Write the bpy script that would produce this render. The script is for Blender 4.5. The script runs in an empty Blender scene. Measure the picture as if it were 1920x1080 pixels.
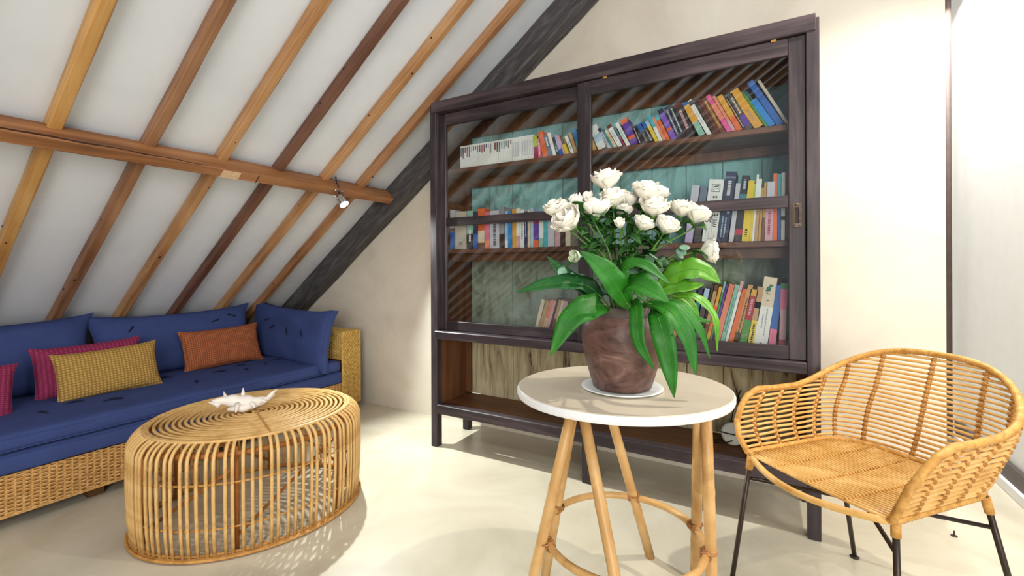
import bpy, bmesh, math, random
from mathutils import Vector, Matrix, noise as mnoise

random.seed(7)
PI = math.pi
scene = bpy.context.scene
COL = scene.collection

# ------------------------------------------------------------------ camera
cam_d = bpy.data.cameras.new('camera')
cam_d.sensor_width = 36.0
cam_d.lens = 846.3 / 1920 * 36.0
cam_d.shift_y = -41.0 / 1920
cam_d.clip_start = 0.02
cam = bpy.data.objects.new('camera', cam_d)
COL.objects.link(cam)
cam.matrix_world = (Matrix.Translation((0, 0, 1.1)) @ Matrix.Rotation(0.51728, 4, 'Z')
                    @ Matrix.Rotation(PI / 2, 4, 'X') @ Matrix.Rotation(-0.004085, 4, 'Z'))
scene.camera = cam

# ------------------------------------------------------------------ world, light, exposure
world = bpy.data.worlds.new('world')
scene.world = world
world.use_nodes = True
bg = world.node_tree.nodes['Background']
bg.inputs[0].default_value = (0.86, 0.93, 1.0, 1)
bg.inputs[1].default_value = 0.55
scene.view_settings.view_transform = 'Standard'
scene.view_settings.look = 'None'
scene.view_settings.exposure = 0.0
scene.view_settings.gamma = 1.0
scene.view_settings.use_curve_mapping = False


def area_light(name, loc, target, sx, sy, power, color):
    d = bpy.data.lights.new(name, 'AREA')
    d.shape = 'RECTANGLE'
    d.size, d.size_y = sx, sy
    d.energy = power
    d.color = color
    o = bpy.data.objects.new(name, d)
    COL.objects.link(o)
    o.location = loc
    o.rotation_euler = (Vector(target) - Vector(loc)).to_track_quat('-Z', 'Y').to_euler()
    return o


def spot_light(name, loc, target, power, color, angle, blend=0.5, size=0.03):
    d = bpy.data.lights.new(name, 'SPOT')
    d.energy = power
    d.color = color
    d.spot_size = math.radians(angle)
    d.spot_blend = blend
    d.shadow_soft_size = size
    o = bpy.data.objects.new(name, d)
    COL.objects.link(o)
    o.location = loc
    o.rotation_euler = (Vector(target) - Vector(loc)).to_track_quat('-Z', 'Y').to_euler()
    return o


# front fill, then daylight from the window in the right wall and from the landing behind the opening
area_light('front_fill_light', (1.75, -2.5, 1.6), (-0.7, 2.3, 1.1), 2.3, 2.0, 160, (1.0, 0.95, 0.88))  # unseen fill added behind the camera to brighten the bookcase interior
area_light('side_window_daylight', (1.75, 1.5, 2.1), (0.1, 1.9, 0.3), 0.8, 0.8, 26, (1.0, 0.93, 0.82))
area_light('landing_daylight', (0.86, 3.3, 2.75), (0.8, 3.0, 0.0), 0.5, 0.9, 60, (1.0, 0.97, 0.92))
# ceiling spots
spot_light('ceiling_spot', (0.74, 1.85, 2.75), (0.3, 1.95, 0.3), 125, (1.0, 0.92, 0.79), 110, 0.7, 0.03)
spot_light('ceiling_spot', (-0.9, -0.3, 2.75), (-2.3, 1.3, 0.2), 45, (1.0, 0.94, 0.84), 95, 0.8, 0.05)

# ------------------------------------------------------------------ helpers: materials
MATS = {}


def new_mat(name):
    m = bpy.data.materials.new(name)
    m.use_nodes = True
    nt = m.node_tree
    b = nt.nodes['Principled BSDF']
    return m, nt, b


def srgb(c):
    return tuple(((v / 255) / 12.92 if v / 255 <= 0.04045 else ((v / 255 + 0.055) / 1.055) ** 2.4) for v in c) + (1,)


def ramp(nt, fac, stops):
    r = nt.nodes.new('ShaderNodeValToRGB')
    e = r.color_ramp.elements
    while len(e) < len(stops):
        e.new(0.5)
    for el, (p, c) in zip(e, stops):
        el.position = p
        el.color = c
    nt.links.new(fac, r.inputs[0])
    return r.outputs[0]


def noise_tex(nt, scale=5, vec_scale=(1, 1, 1), detail=4, rough=0.6, dist=0.0, coord='Object'):
    tc = nt.nodes.new('ShaderNodeTexCoord')
    mp = nt.nodes.new('ShaderNodeMapping')
    mp.inputs['Scale'].default_value = vec_scale
    n = nt.nodes.new('ShaderNodeTexNoise')
    n.inputs['Scale'].default_value = scale
    n.inputs['Detail'].default_value = detail
    n.inputs['Roughness'].default_value = rough
    n.inputs['Distortion'].default_value = dist
    nt.links.new(tc.outputs[coord], mp.inputs[0])
    nt.links.new(mp.outputs[0], n.inputs['Vector'])
    return n.outputs['Fac']


def add_bump(nt, b, height, strength=0.3, dist=0.01):
    bp = nt.nodes.new('ShaderNodeBump')
    bp.inputs['Strength'].default_value = strength
    bp.inputs['Distance'].default_value = dist
    nt.links.new(height, bp.inputs['Height'])
    nt.links.new(bp.outputs[0], b.inputs['Normal'])


def plain(name, c, rough=0.6, metal=0.0, var=0.10, scale=12, bump=0.0, bscale=80, spec=0.4):
    """one colour with a soft procedural variation"""
    if name in MATS:
        return MATS[name]
    m, nt, b = new_mat(name)
    base = srgb(c)
    lo = tuple(max(0, v * (1 - var)) for v in base[:3]) + (1,)
    hi = tuple(min(1, v * (1 + var)) for v in base[:3]) + (1,)
    f = noise_tex(nt, scale)
    nt.links.new(ramp(nt, f, [(0.3, lo), (0.7, hi)]), b.inputs['Base Color'])
    b.inputs['Roughness'].default_value = rough
    b.inputs['Metallic'].default_value = metal
    b.inputs['Specular IOR Level'].default_value = spec
    if bump:
        add_bump(nt, b, noise_tex(nt, bscale), bump, 0.004)
    MATS[name] = m
    return m


def wood(name, dark, mid, light, axis='X', rough=0.5, grain=1.0, bump=0.25, spec=0.4):
    if name in MATS:
        return MATS[name]
    m, nt, b = new_mat(name)
    s = {'X': (1.6, 26, 26), 'Y': (26, 1.6, 26), 'Z': (26, 26, 1.6)}[axis]
    s = tuple(v * grain for v in s)
    f = noise_tex(nt, 1.0, s, 6, 0.65, 0.6)
    g = noise_tex(nt, 2.2, tuple(1 if v > 5 else .6 for v in s), 3, 0.6)
    mx = nt.nodes.new('ShaderNodeMix')
    mx.data_type = 'FLOAT'
    mx.inputs[0].default_value = 0.45
    nt.links.new(f, mx.inputs[2])
    nt.links.new(g, mx.inputs[3])
    nt.links.new(ramp(nt, mx.outputs[0], [(0.33, srgb(dark)), (0.5, srgb(mid)), (0.66, srgb(light))]), b.inputs['Base Color'])
    b.inputs['Roughness'].default_value = rough
    b.inputs['Specular IOR Level'].default_value = spec
    add_bump(nt, b, f, bump, 0.004)
    MATS[name] = m
    return m


def mottled(name, stops, scale=3, vs=(1, 1, 1), rough=0.8, bump=0.15, bscale=30, dist=1.0, spec=0.3, detail=6):
    if name in MATS:
        return MATS[name]
    m, nt, b = new_mat(name)
    f = noise_tex(nt, scale, vs, detail, 0.62, dist)
    nt.links.new(ramp(nt, f, [(p, srgb(c)) for p, c in stops]), b.inputs['Base Color'])
    b.inputs['Roughness'].default_value = rough
    b.inputs['Specular IOR Level'].default_value = spec
    if bump:
        add_bump(nt, b, noise_tex(nt, bscale, vs, 4, 0.6), bump, 0.006)
    MATS[name] = m
    return m


def fabric(name, c, rough=0.9, weave=260, var=0.14, bump=0.35, sheen=0.15, vs=(1, 1, 1)):
    if name in MATS:
        return MATS[name]
    m, nt, b = new_mat(name)
    base = srgb(c)
    tc = nt.nodes.new('ShaderNodeTexCoord')
    mp = nt.nodes.new('ShaderNodeMapping')
    mp.inputs['Scale'].default_value = vs
    nt.links.new(tc.outputs['Object'], mp.inputs[0])
    w = nt.nodes.new('ShaderNodeTexVoronoi')
    w.inputs['Scale'].default_value = weave
    nt.links.new(mp.outputs[0], w.inputs['Vector'])
    n = noise_tex(nt, 9, (1, 1, 1), 5)
    mx = nt.nodes.new('ShaderNodeMix')
    mx.data_type = 'FLOAT'
    mx.inputs[0].default_value = 0.5
    nt.links.new(w.outputs['Distance'], mx.inputs[2])
    nt.links.new(n, mx.inputs[3])
    lo = tuple(v * (1 - var) for v in base[:3]) + (1,)
    hi = tuple(min(1, v * (1 + var)) for v in base[:3]) + (1,)
    nt.links.new(ramp(nt, mx.outputs[0], [(0.3, lo), (0.65, hi)]), b.inputs['Base Color'])
    b.inputs['Roughness'].default_value = rough
    b.inputs['Specular IOR Level'].default_value = 0.15
    b.inputs['Sheen Weight'].default_value = sheen
    add_bump(nt, b, w.outputs['Distance'], bump, 0.003)
    MATS[name] = m
    return m


def knit(name, c, px, pz, depth=0.5, mode='MULTIPLY'):
    """coarse woven cover: crossing bands of yarn, px and pz are the yarn pitches in metres"""
    m, nt, b = new_mat(name)
    base = srgb(c)
    tc = nt.nodes.new('ShaderNodeTexCoord')
    outs = []
    for d, p in (('X', px), ('Z', pz)):
        w = nt.nodes.new('ShaderNodeTexWave')
        w.bands_direction = d
        w.inputs['Scale'].default_value = 0.314 / p
        w.inputs['Distortion'].default_value = 0.6
        w.inputs['Detail'].default_value = 1.0
        nt.links.new(tc.outputs['Object'], w.inputs['Vector'])
        outs.append(w.outputs['Fac'])
    mt = nt.nodes.new('ShaderNodeMath')
    mt.operation = mode
    nt.links.new(outs[0], mt.inputs[0])
    nt.links.new(outs[1], mt.inputs[1])
    lo = tuple(v * (1 - depth) for v in base[:3]) + (1,)
    hi = tuple(min(1, v * 1.18) for v in base[:3]) + (1,)
    nt.links.new(ramp(nt, mt.outputs[0], [(0.05, lo), (0.55, hi)]), b.inputs['Base Color'])
    b.inputs['Roughness'].default_value = 0.95
    b.inputs['Specular IOR Level'].default_value = 0.1
    add_bump(nt, b, mt.outputs[0], 0.6, 0.004)
    MATS[name] = m
    return m


# ------------------------------------------------------------------ helpers: meshes and objects
class MB:
    """collects shapes, then links them as ONE mesh object"""

    def __init__(self):
        self.v, self.f = [], []

    def add(self, verts, faces):
        o = len(self.v)
        self.v += [tuple(p) for p in verts]
        self.f += [tuple(i + o for i in fc) for fc in faces]
        return self

    def box(self, x0, x1, y0, y1, z0, z1, bev=0.0):
        if bev <= 0:
            v = [(x0, y0, z0), (x1, y0, z0), (x1, y1, z0), (x0, y1, z0), (x0, y0, z1), (x1, y0, z1), (x1, y1, z1), (x0, y1, z1)]
            f = [(0, 3, 2, 1), (4, 5, 6, 7), (0, 1, 5, 4), (1, 2, 6, 5), (2, 3, 7, 6), (3, 0, 4, 7)]
            return self.add(v, f)
        bm = bmesh.new()
        bmesh.ops.create_cube(bm, size=1)
        for p in bm.verts:
            p.co = ((x0 + x1) / 2 + p.co.x * (x1 - x0), (y0 + y1) / 2 + p.co.y * (y1 - y0), (z0 + z1) / 2 + p.co.z * (z1 - z0))
        bmesh.ops.bevel(bm, geom=list(bm.edges), offset=bev, segments=1, affect='EDGES', profile=0.5)
        bm.verts.index_update()
        self.add([p.co[:] for p in bm.verts], [[p.index for p in fc.verts] for fc in bm.faces])
        bm.free()
        return self

    def tube(self, pts, r, sides=8, closed=False, caps=True):
        """r: a number or a list of radii, one per point"""
        pts = [Vector(p) for p in pts]
        n = len(pts)
        R = r if isinstance(r, (list, tuple)) else [r] * n
        ref = None
        verts, faces = [], []
        for i, p in enumerate(pts):
            if closed:
                t = pts[(i + 1) % n] - pts[i - 1]
            else:
                t = pts[min(i + 1, n - 1)] - pts[max(i - 1, 0)]
            if t.length < 1e-9:
                t = Vector((0, 0, 1))
            t.normalize()
            if ref is None:
                ref = Vector((0, 0, 1)) if abs(t.z) < 0.9 else Vector((1, 0, 0))
            a = ref - t * ref.dot(t)
            if a.length < 1e-6:
                a = t.orthogonal()
            a.normalize()
            ref = a
            b = t.cross(a)
            for k in range(sides):
                an = 2 * PI * k / sides
                verts.append(p + (a * math.cos(an) + b * math.sin(an)) * R[i])
        m = n if closed else n - 1
        for i in range(m):
            j = (i + 1) % n
            for k in range(sides):
                l = (k + 1) % sides
                faces.append((i * sides + k, i * sides + l, j * sides + l, j * sides + k))
        if caps and not closed:
            faces.append(tuple(range(sides))[::-1])
            faces.append(tuple((n - 1) * sides + k for k in range(sides)))
        return self.add(verts, faces)

    def lathe(self, prof, c=(0, 0, 0), seg=48, close_top=True, close_bot=True):
        verts, faces = [], []
        for r, z in prof:
            for k in range(seg):
                a = 2 * PI * k / seg
                verts.append((c[0] + r * math.cos(a), c[1] + r * math.sin(a), c[2] + z))
        for i in range(len(prof) - 1):
            for k in range(seg):
                l = (k + 1) % seg
                faces.append((i * seg + k, i * seg + l, (i + 1) * seg + l, (i + 1) * seg + k))
        if close_bot:
            faces.append(tuple(range(seg))[::-1])
        if close_top:
            faces.append(tuple((len(prof) - 1) * seg + k for k in range(seg)))
        return self.add(verts, faces)

    def ball(self, c, rx, ry, rz, u=10, v=7):
        verts, faces = [(c[0], c[1], c[2] - rz)], []
        for j in range(1, v):
            ph = -PI / 2 + PI * j / v
            for i in range(u):
                a = 2 * PI * i / u
                verts.append((c[0] + rx * math.cos(ph) * math.cos(a), c[1] + ry * math.cos(ph) * math.sin(a), c[2] + rz * math.sin(ph)))
        verts.append((c[0], c[1], c[2] + rz))
        for i in range(u):
            faces.append((0, 1 + (i + 1) % u, 1 + i))
        for j in range(v - 2):
            for i in range(u):
                a, b = 1 + j * u + i, 1 + j * u + (i + 1) % u
                faces.append((a, b, b + u, a + u))
        top = len(verts) - 1
        for i in range(u):
            a, b = 1 + (v - 2) * u + i, 1 + (v - 2) * u + (i + 1) % u
            faces.append((a, b, top))
        return self.add(verts, faces)

    def mesh(self, name, mat, smooth=False):
        me = bpy.data.meshes.new(name)
        me.from_pydata(self.v, [], self.f)
        me.materials.append(mat)
        if smooth:
            me.polygons.foreach_set('use_smooth', [True] * len(me.polygons))
        me.update()
        return me

    def obj(self, name, mat, parent=None, smooth=False):
        return link(name, self.mesh(name, mat, smooth), parent)


def link(name, data, parent=None, mw=None):
    o = bpy.data.objects.new(name, data)
    COL.objects.link(o)
    if parent is not None:
        o.parent = parent
    if mw is not None:
        o.matrix_local = mw
    return o


def tag(o, label, cat, group=None):
    o['label'] = label
    o['category'] = cat
    if group:
        o['group'] = group
    return o


def struct(o):
    o['kind'] = 'structure'
    return o


def thing(name, label, cat, loc=(0, 0, 0), rotz=0.0, group=None):
    o = bpy.data.objects.new(name, None)
    o.empty_display_size = 0.1
    COL.objects.link(o)
    o.location = loc
    o.rotation_euler = (0, 0, rotz)
    return tag(o, label, cat, group)


def beam_mesh(name, L, w, h, mat, seg=28, jit=0.0018, bev=0.006, seed=0.0, wane=0.0):
    """timber along local X, width along Y, top face at z=0, body below"""
    verts, faces = [], []
    sec = [(-w / 2 + bev, 0), (w / 2 - bev, 0), (w / 2, -bev), (w / 2, -h + bev), (w / 2 - bev, -h), (-w / 2 + bev, -h), (-w / 2, -h + bev), (-w / 2, -bev)]
    n = len(sec)
    for i in range(seg + 1):
        x = L * i / seg
        for k, (y, z) in enumerate(sec):
            q = Vector((x * 2.5 + seed * 7.1, k * 1.7, seed))
            dy = mnoise.noise(q) * jit * 2
            dz = mnoise.noise(q + Vector((0, 0, 9))) * jit * 2 if z < -bev * 1.5 else 0
            if wane and k in (3, 4):
                dy -= max(0, mnoise.noise(Vector((x * 3.1, seed, 3)))) * wane
            verts.append((x, y + dy, z + dz))
    for i in range(seg):
        for k in range(n):
            l = (k + 1) % n
            faces.append((i * n + k, (i + 1) * n + k, (i + 1) * n + l, i * n + l))
    faces.append(tuple(range(n)))
    faces.append(tuple(seg * n + k for k in range(n))[::-1])
    return MB().add(verts, faces).mesh(name, mat)


# ------------------------------------------------------------------ room shell
SL, B0 = 0.7275, 3.508           # roof slope: z = SL*x + B0
TH = math.atan(SL)
WALL_Y = 2.60

m_plaster = mottled('plaster_wall', [(0.3, (206, 198, 182)), (0.55, (219, 212, 198)), (0.8, (227, 222, 210))], 1.7, (1, 1, 1), 0.55, 0.10, 8, 0.8, 0.35)
m_ceiling = mottled('plaster_ceiling', [(0.3, (212, 218, 226)), (0.7, (222, 227, 233))], 2.5, (1, 1, 1), 0.9, 0.12, 14, 0.5, 0.2)
m_white = plain('white_paint', (240, 238, 234), 0.6, var=0.02)
m_floor = mottled('polished_concrete', [(0.25, (186, 178, 157)), (0.5, (203, 196, 176)), (0.75, (213, 207, 190))], 1.6, (1, 1, 1), 0.28, 0.05, 22, 1.6, 0.5)

struct(MB().box(-5.2, 2.2, -4.0, 4.6, -0.12, 0.0).obj('floor', m_floor))

# gable wall under the roof slope
xe = 0.66
prof = [(-4.84, 0.0), (xe, 0.0), (xe, SL * xe + B0 + 0.02), (-4.84, 0.02)]
v = [(x, WALL_Y, z) for x, z in prof] + [(x, WALL_Y + 0.14, z) for x, z in prof]
f = [(0, 1, 2, 3), (7, 6, 5, 4), (0, 4, 5, 1), (1, 5, 6, 2), (2, 6, 7, 3), (3, 7, 4, 0)]
struct(MB().add(v, f).obj('wall_back', m_plaster))

# sloping ceiling slab
d0 = Vector((math.cos(TH), 0, math.sin(TH)))
nn = Vector((-math.sin(TH), 0, math.cos(TH)))
pa, pb = Vector((-4.84, 0, SL * -4.84 + B0)), Vector((0.9, 0, SL * 0.9 + B0))
v = []
for y in (-3.6, WALL_Y + 0.14):
    for q in (pa, pb, pb + nn * 0.08, pa + nn * 0.08):
        v.append((q.x, y, q.z))
struct(MB().add(v, [(0, 1, 2, 3), (7, 6, 5, 4), (0, 4, 5, 1), (1, 5, 6, 2), (2, 6, 7, 3), (3, 7, 4, 0)]).obj('ceiling', m_ceiling))

# landing beyond the opening
struct(MB().box(0.5, 1.3, 4.3, 4.4, 0, 3.4).obj('wall_far', m_white))
struct(MB().box(1.03, 1.13, 2.55, 4.3, 0, 3.4).obj('wall_right', m_white))
m_skirt = plain('dark_skirting', (86, 76, 74), 0.5)
struct(MB().box(1.005, 1.03, 2.55, 3.82, 0.05, 0.13, 0.003).obj('baseboard_right', m_skirt))
struct(MB().box(0.99, 1.03, 2.55, 3.82, 0.0, 0.05, 0.003).obj('trim_1', m_white))

# dark steel post on the landing
m_steel = plain('dark_steel', (100, 86, 82), 0.55, 0.1, 0.12, 30)
post = thing('steel_post', 'thin dark steel post rising to the ceiling behind the rattan armchair', 'post', (0.975, 3.80, 0))
MB().tube([(0, 0, 0.03), (0, 0, 3.4)], 0.018, 10).obj('shaft', m_steel, post, True)
MB().lathe([(0.045, 0.0), (0.045, 0.022), (0.03, 0.035), (0.022, 0.035)], seg=20).obj('foot_plate', plain('grey_metal', (128, 124, 118), 0.4, 0.5), post)

# ------------------------------------------------------------------ roof timbers
RAFT = [(-2.82, 'mid'), (-2.5, 'light'), (-2.19, 'dark'), (-1.87, 'mid'), (-1.56, 'light'), (-1.25, 'mid'), (-0.93, 'light'), (-0.62, 'dark'), (-0.30, 'mid'), (0.01, 'light'), (0.325, 'mid'),
        (0.637, 'gold'), (0.953, 'brown'), (1.27, 'light'), (1.583, 'dark'), (1.897, 'light'), (2.19, 'mid')]
WD = {
    'gold': wood('rafter_golden', (146, 98, 50), (190, 142, 80), (210, 168, 108), 'X', 0.45),
    'brown': wood('rafter_brown', (92, 60, 40), (142, 100, 70), (172, 132, 98), 'X', 0.5),
    'light': wood('rafter_light', (128, 84, 48), (174, 128, 84), (200, 158, 114), 'X', 0.5),
    'mid': wood('rafter_mid', (104, 66, 40), (156, 110, 72), (184, 140, 100), 'X', 0.5),
    'dark': wood('rafter_dark', (66, 42, 32), (106, 70, 54), (130, 92, 74), 'X', 0.5),
}
RLAB = {0.637: 'golden rafter, the leftmost above the sofa', 0.953: 'brown knotty rafter, second from the left',
        1.27: 'light orange rafter with smooth faces, third from the left', 1.583: 'dark red-brown rafter, the darkest of the sloping row',
        1.897: 'pale rafter with nail holes, meeting the purlin beside the spotlight', 2.19: 'narrow rafter with peeled patches, nearest the dark gable brace'}
knot_m = plain('knot', (52, 28, 18), 0.8)
for y, kind in RAFT:
    h = 0.056
    L = 5.9
    me = beam_mesh('rafter', L, 0.047, h, WD[kind], 40, 0.0016, 0.006, y * 3.3)
    st = Vector((-4.55, y + 0.024, SL * -4.55 + B0))
    M = Matrix.Translation(st) @ Matrix((d0, (0, 1, 0), nn)).transposed().to_4x4()
    o = link('rafter', me, None, M)
    if y in RLAB:
        tag(o, RLAB[y], 'beam', 'rafters of the sloping ceiling')
        rr = random.Random(int(y * 1000))
        for k in range(rr.randint(3, 6)):
            lx = rr.uniform(1.2, 4.6)
            side = rr.random() < 0.5
            c = (lx, rr.uniform(-.014, .014), -h - 0.0006) if side else (lx, -0.0243, -rr.uniform(.012, .044))
            w_ = rr.uniform(.003, .0075)
            MB().ball(c, w_ * 1.5, w_ if side else .001, .001 if side else w_, 8, 5).obj('knot', knot_m, o, True)
    else:
        tag(o, 'rafter above the camera, seen only as a reflection in the bookcase glass', 'beam', 'rafters behind the camera')

# purlin: runs along Y under the rafters
P1, P2, P3 = Vector((-2.476, 0, 1.680)), Vector((-2.412, 0, 1.602)), Vector((-2.458, 0, 1.562))
m_purl = wood('purlin_wood', (94, 58, 34), (146, 98, 60), (174, 126, 84), 'X', 0.5, 0.8)
zax = (P1 - P2).normalized()
yax = (P2 - P3).normalized()
zax = (zax - yax * zax.dot(yax)).normalized()
xax = yax.cross(zax)
hh = (P1 - P2).length
ww = (P2 - P3).length
c0 = P3 + (P2 - P3) / 2 + zax * hh
Lp = 2.475 + 3.2
me = beam_mesh('purlin', Lp, ww, hh, m_purl, 60, 0.0022, 0.007, 5.5)
st = Vector((c0.x, 2.475 if xax.y < 0 else -3.2, c0.z))
purl = link('purlin', me, None, Matrix.Translation(st) @ Matrix((xax, yax, zax)).transposed().to_4x4())
tag(purl, 'long horizontal orange-brown purlin crossing under the rafters', 'beam')
# pale bare patch and a joint mark on its lower face
sx = -1 if xax.y < 0 else 1
lx = lambda yy: (2.475 - yy) if xax.y < 0 else (yy + 3.2)
MB().box(lx(1.32) - .045, lx(1.32) + .045, -ww / 2 + .006, ww / 2 - .008, -hh - .0028, -hh + .001, .0008).obj('bare_patch', plain('bare_wood', (206, 176, 140), 0.8, 0, .18, 60), purl)
ck = []
for i in range(25):
    yy = .15 + 1.05 * i / 24
    ck.append((lx(yy), ww / 2 - .001 + .0008 * math.sin(i * 1.9), -hh + .016 - .010 * i / 24 + .002 * math.sin(i * 1.3)))
MB().tube(ck, [.0006 + .0034 * math.sin(PI * min(1, (i + 1) / 26)) for i in range(25)], 5).obj('crack', knot_m, purl)
MB().box(lx(1.46) - .0015, lx(1.46) + .0015, -ww / 2 + .004, ww / 2 - .004, -hh - .0026, -hh + .001).obj('joint_line', knot_m, purl)

# dark brace against the gable wall
m_brace = mottled('brace_wood', [(0.25, (44, 40, 42)), (0.5, (74, 71, 73)), (0.78, (112, 108, 106))], 3.2, (1.2, 7, 7), 0.62, 0.35, 24, 1.2, 0.4)
bw = 0.118
top = Vector((-4.45, WALL_Y - bw / 2 - 0.001, SL * -4.45 + B0 - 0.002))
me = beam_mesh('gable_brace', 6.1, bw, 0.158, m_brace, 70, 0.004, 0.008, 2.2, 0.012)
br = link('gable_brace', me, None, Matrix.Translation(top) @ Matrix((d0, (0, 1, 0), nn)).transposed().to_4x4())
tag(br, 'thick dark weathered brace running up the gable wall behind the bookcase', 'beam')
# plaster splash where the purlin meets the brace
spl = (P2 + Vector((0.03, 2.478, 0.03)))
q = br.matrix_local.inverted() @ spl
MB().box(q.x - .012, q.x + .03, -bw / 2 - .004, -bw / 2 + .002, -.150, -.03, .002).obj('plaster_smear', plain('plaster_smear', (150, 136, 122), 0.9, 0, .3, 70), br)

# ------------------------------------------------------------------ spotlight clamped on the purlin
m_chrome = plain('brushed_chrome', (196, 200, 204), 0.22, 0.9, 0.06)
m_black = plain('black_rubber', (20, 18, 18), 0.5)
m_glow, nt, b = new_mat('lamp_glow')
b.inputs['Emission Color'].default_value = (1, 0.97, 0.9, 1)
b.inputs['Emission Strength'].default_value = 30
sp = thing('spotlight', 'small chrome spotlight clamped under the purlin, switched on', 'spotlight', (-2.43, 1.985, 1.60))
MB().tube([(-.015, 0, .085), (-.004, -.004, .05), (.008, .004, .02), (.012, .006, -.03)], .004, 8).obj('cable', m_black, sp, True)
MB().box(-.035, .02, -.03, .034, -.012, -.004, .002).obj('clamp', m_chrome, sp)
MB().tube([(.0, -.03, -.006), (.012, -.034, -.045), (.024, -.02, -.06)], .003, 6).obj('bracket', m_chrome, sp, True)
MB().tube([(.0, .03, -.006), (.02, .038, -.045), (.03, .026, -.06)], .003, 6).obj('bracket', m_chrome, sp, True)
ax = Vector((.62, .10, -.78)).normalized()
p0 = Vector((.004, .0, -.035))
MB().tube([p0, p0 + ax * .012, p0 + ax * .03, p0 + ax * .075, p0 + ax * .082], [.014, .021, .024, .031, .033], 18).obj('lamp_head', m_chrome, sp, True)
MB().tube([p0 + ax * .0825, p0 + ax * .085], [.029, .026], 18).obj('lens', m_glow, sp, True)
wp = Vector(sp.location) + p0 + ax * .10
so = spot_light('spotlight_beam', wp, wp + ax, 165, (0.95, 1.0, 0.97), 92, 0.7, 0.015)

# ------------------------------------------------------------------ bookcase
CX0, CX1, CYF, CYB, CH = -1.803, 0.178, 2.158, 2.535, 2.098
m_cab = wood('bookcase_dark_wood', (22, 17, 20), (50, 41, 46), (88, 75, 79), 'X', 0.42, 0.8, 0.2)
m_cabv = wood('bookcase_dark_wood_upright', (22, 17, 20), (49, 41, 46), (84, 73, 77), 'Z', 0.42, 0.8, 0.2)
m_shelf = wood('shelf_wood', (62, 38, 28), (104, 68, 52), (140, 96, 74), 'X', 0.5, 0.8)
m_in = wood('inner_wood', (46, 26, 14), (92, 56, 32), (124, 80, 48), 'Z', 0.5, 0.7)
m_inx = wood('inner_wood_floor', (50, 30, 18), (96, 60, 36), (128, 86, 56), 'X', 0.5, 0.7)
m_teal = mottled('teal_board', [(0.28, (66, 86, 80)), (0.42, (118, 166, 164)), (0.56, (146, 200, 200)), (0.74, (104, 124, 108))], 3.0, (1.6, 1.6, 0.8), 0.75, 0.2, 20, 1.4)
m_grim = mottled('stained_board', [(0.25, (76, 66, 50)), (0.42, (136, 146, 128)), (0.6, (160, 174, 158)), (0.8, (120, 88, 60))], 4.5, (1.8, 1.8, 0.7), 0.75, 0.2, 20, 1.6)
m_cream = mottled('cream_board', [(0.31, (58, 46, 34)), (0.40, (156, 144, 114)), (0.6, (190, 180, 148)), (0.85, (204, 196, 170))], 5.0, (3, 3, 0.5), 0.8, 0.25, 30, 1.2)

bc = thing('bookcase', 'tall dark wooden bookcase with two sliding glass doors standing against the wall', 'bookcase', (0, 0, 0))
pw = 0.046
# posts
for x0 in (CX0, CX1 - pw):
    for y0 in (CYF, CYB - 0.05):
        MB().box(x0, x0 + pw, y0, y0 + 0.05, 0, CH - 0.012, .003).obj('post', m_cabv, bc)
MB().box(-0.828, -0.766, CYF + .004, CYF + .06, 0, 0.215, .003).obj('middle_leg', m_cabv, bc)
# rails of the face
MB().box(CX0 + .012, CX1 - .012, CYF - .004, CYF + .05, 2.034, CH + .004, .003).obj('top_rail', m_cab, bc)
MB().box(CX0 + pw, CX1 - pw, CYF - .022, CYF + .05, 0.663, 0.710, .004).obj('middle_rail', m_cab, bc)
MB().box(CX0 + pw, CX1 - pw, CYF - .004, CYF + .05, 0.205, 0.262, .004).obj('bottom_rail', m_cab, bc)
MB().box(CX0 + .004, CX1 - .004, CYF + .05, CYB, 2.045, CH, .003).obj('top_board', m_cab, bc)
# sides
for x0 in (CX0 + 0.008, CX1 - 0.032):
    MB().box(x0, x0 + .024, CYF + .05, CYB - .05, 0.215, 2.045, 0).obj('side_panel', m_in, bc)
for x0 in (CX0 + 0.033, CX1 - 0.068):
    MB().box(x0, x0 + .036, CYB - .06, CYB - .03, 0.262, 2.045, .002).obj('inner_batten', m_in, bc)
# shelves
for z, mm in ((1.694, m_shelf), (1.204, m_shelf), (0.708, m_shelf), (0.250, m_inx)):
    MB().box(CX0 + .034, CX1 - .034, CYF + .062, CYB - .03, z - .026, z, .003).obj('shelf', mm, bc)
    if z in (1.694, 1.204):
        yb_ = CYF + .125 if z < 1.5 else CYB - .075
        MB().box(CX0 + .070, CX1 - .070, yb_, yb_ + .025, z - .075, z - .027, .002).obj('shelf_batten', m_in, bc)
MB().box(CX0 + .070, CX1 - .070, CYB - .06, CYB - .035, 1.955, 2.044, .002).obj('header_board', m_in, bc)
# back boards
nb = 11
bxs = [CX0 + .03 + (CX1 - CX0 - .06) * i / nb for i in range(nb + 1)]
for i in range(nb):
    yj = 0.002 * ((i * 7) % 3)
    MB().box(bxs[i] + .0015, bxs[i + 1] - .0015, CYB - .028 + yj, CYB - .012 + yj, 0.71, 2.044, .002).obj('back_board', m_teal, bc)
    MB().box(bxs[i] + .0015, bxs[i + 1] - .0015, CYB - .030 + yj, CYB - .029 + yj + .001, 0.712, 1.176, 0).obj('stained_back_board', m_grim, bc)
    MB().box(bxs[i] + .002, bxs[i + 1] - .002, CYB - .028 + yj, CYB - .012 + yj, 0.252, 0.70, .002).obj('lower_back_board', m_cream, bc)

hm0 = plain('brass_clip', (196, 150, 78), 0.4, 0.6)
for xx in (-.70, .02):
    MB().box(xx - .010, xx + .010, CYF + .003, CYF + .009, 2.024, 2.034, .001).obj('brass_clip', hm0, bc)
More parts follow.
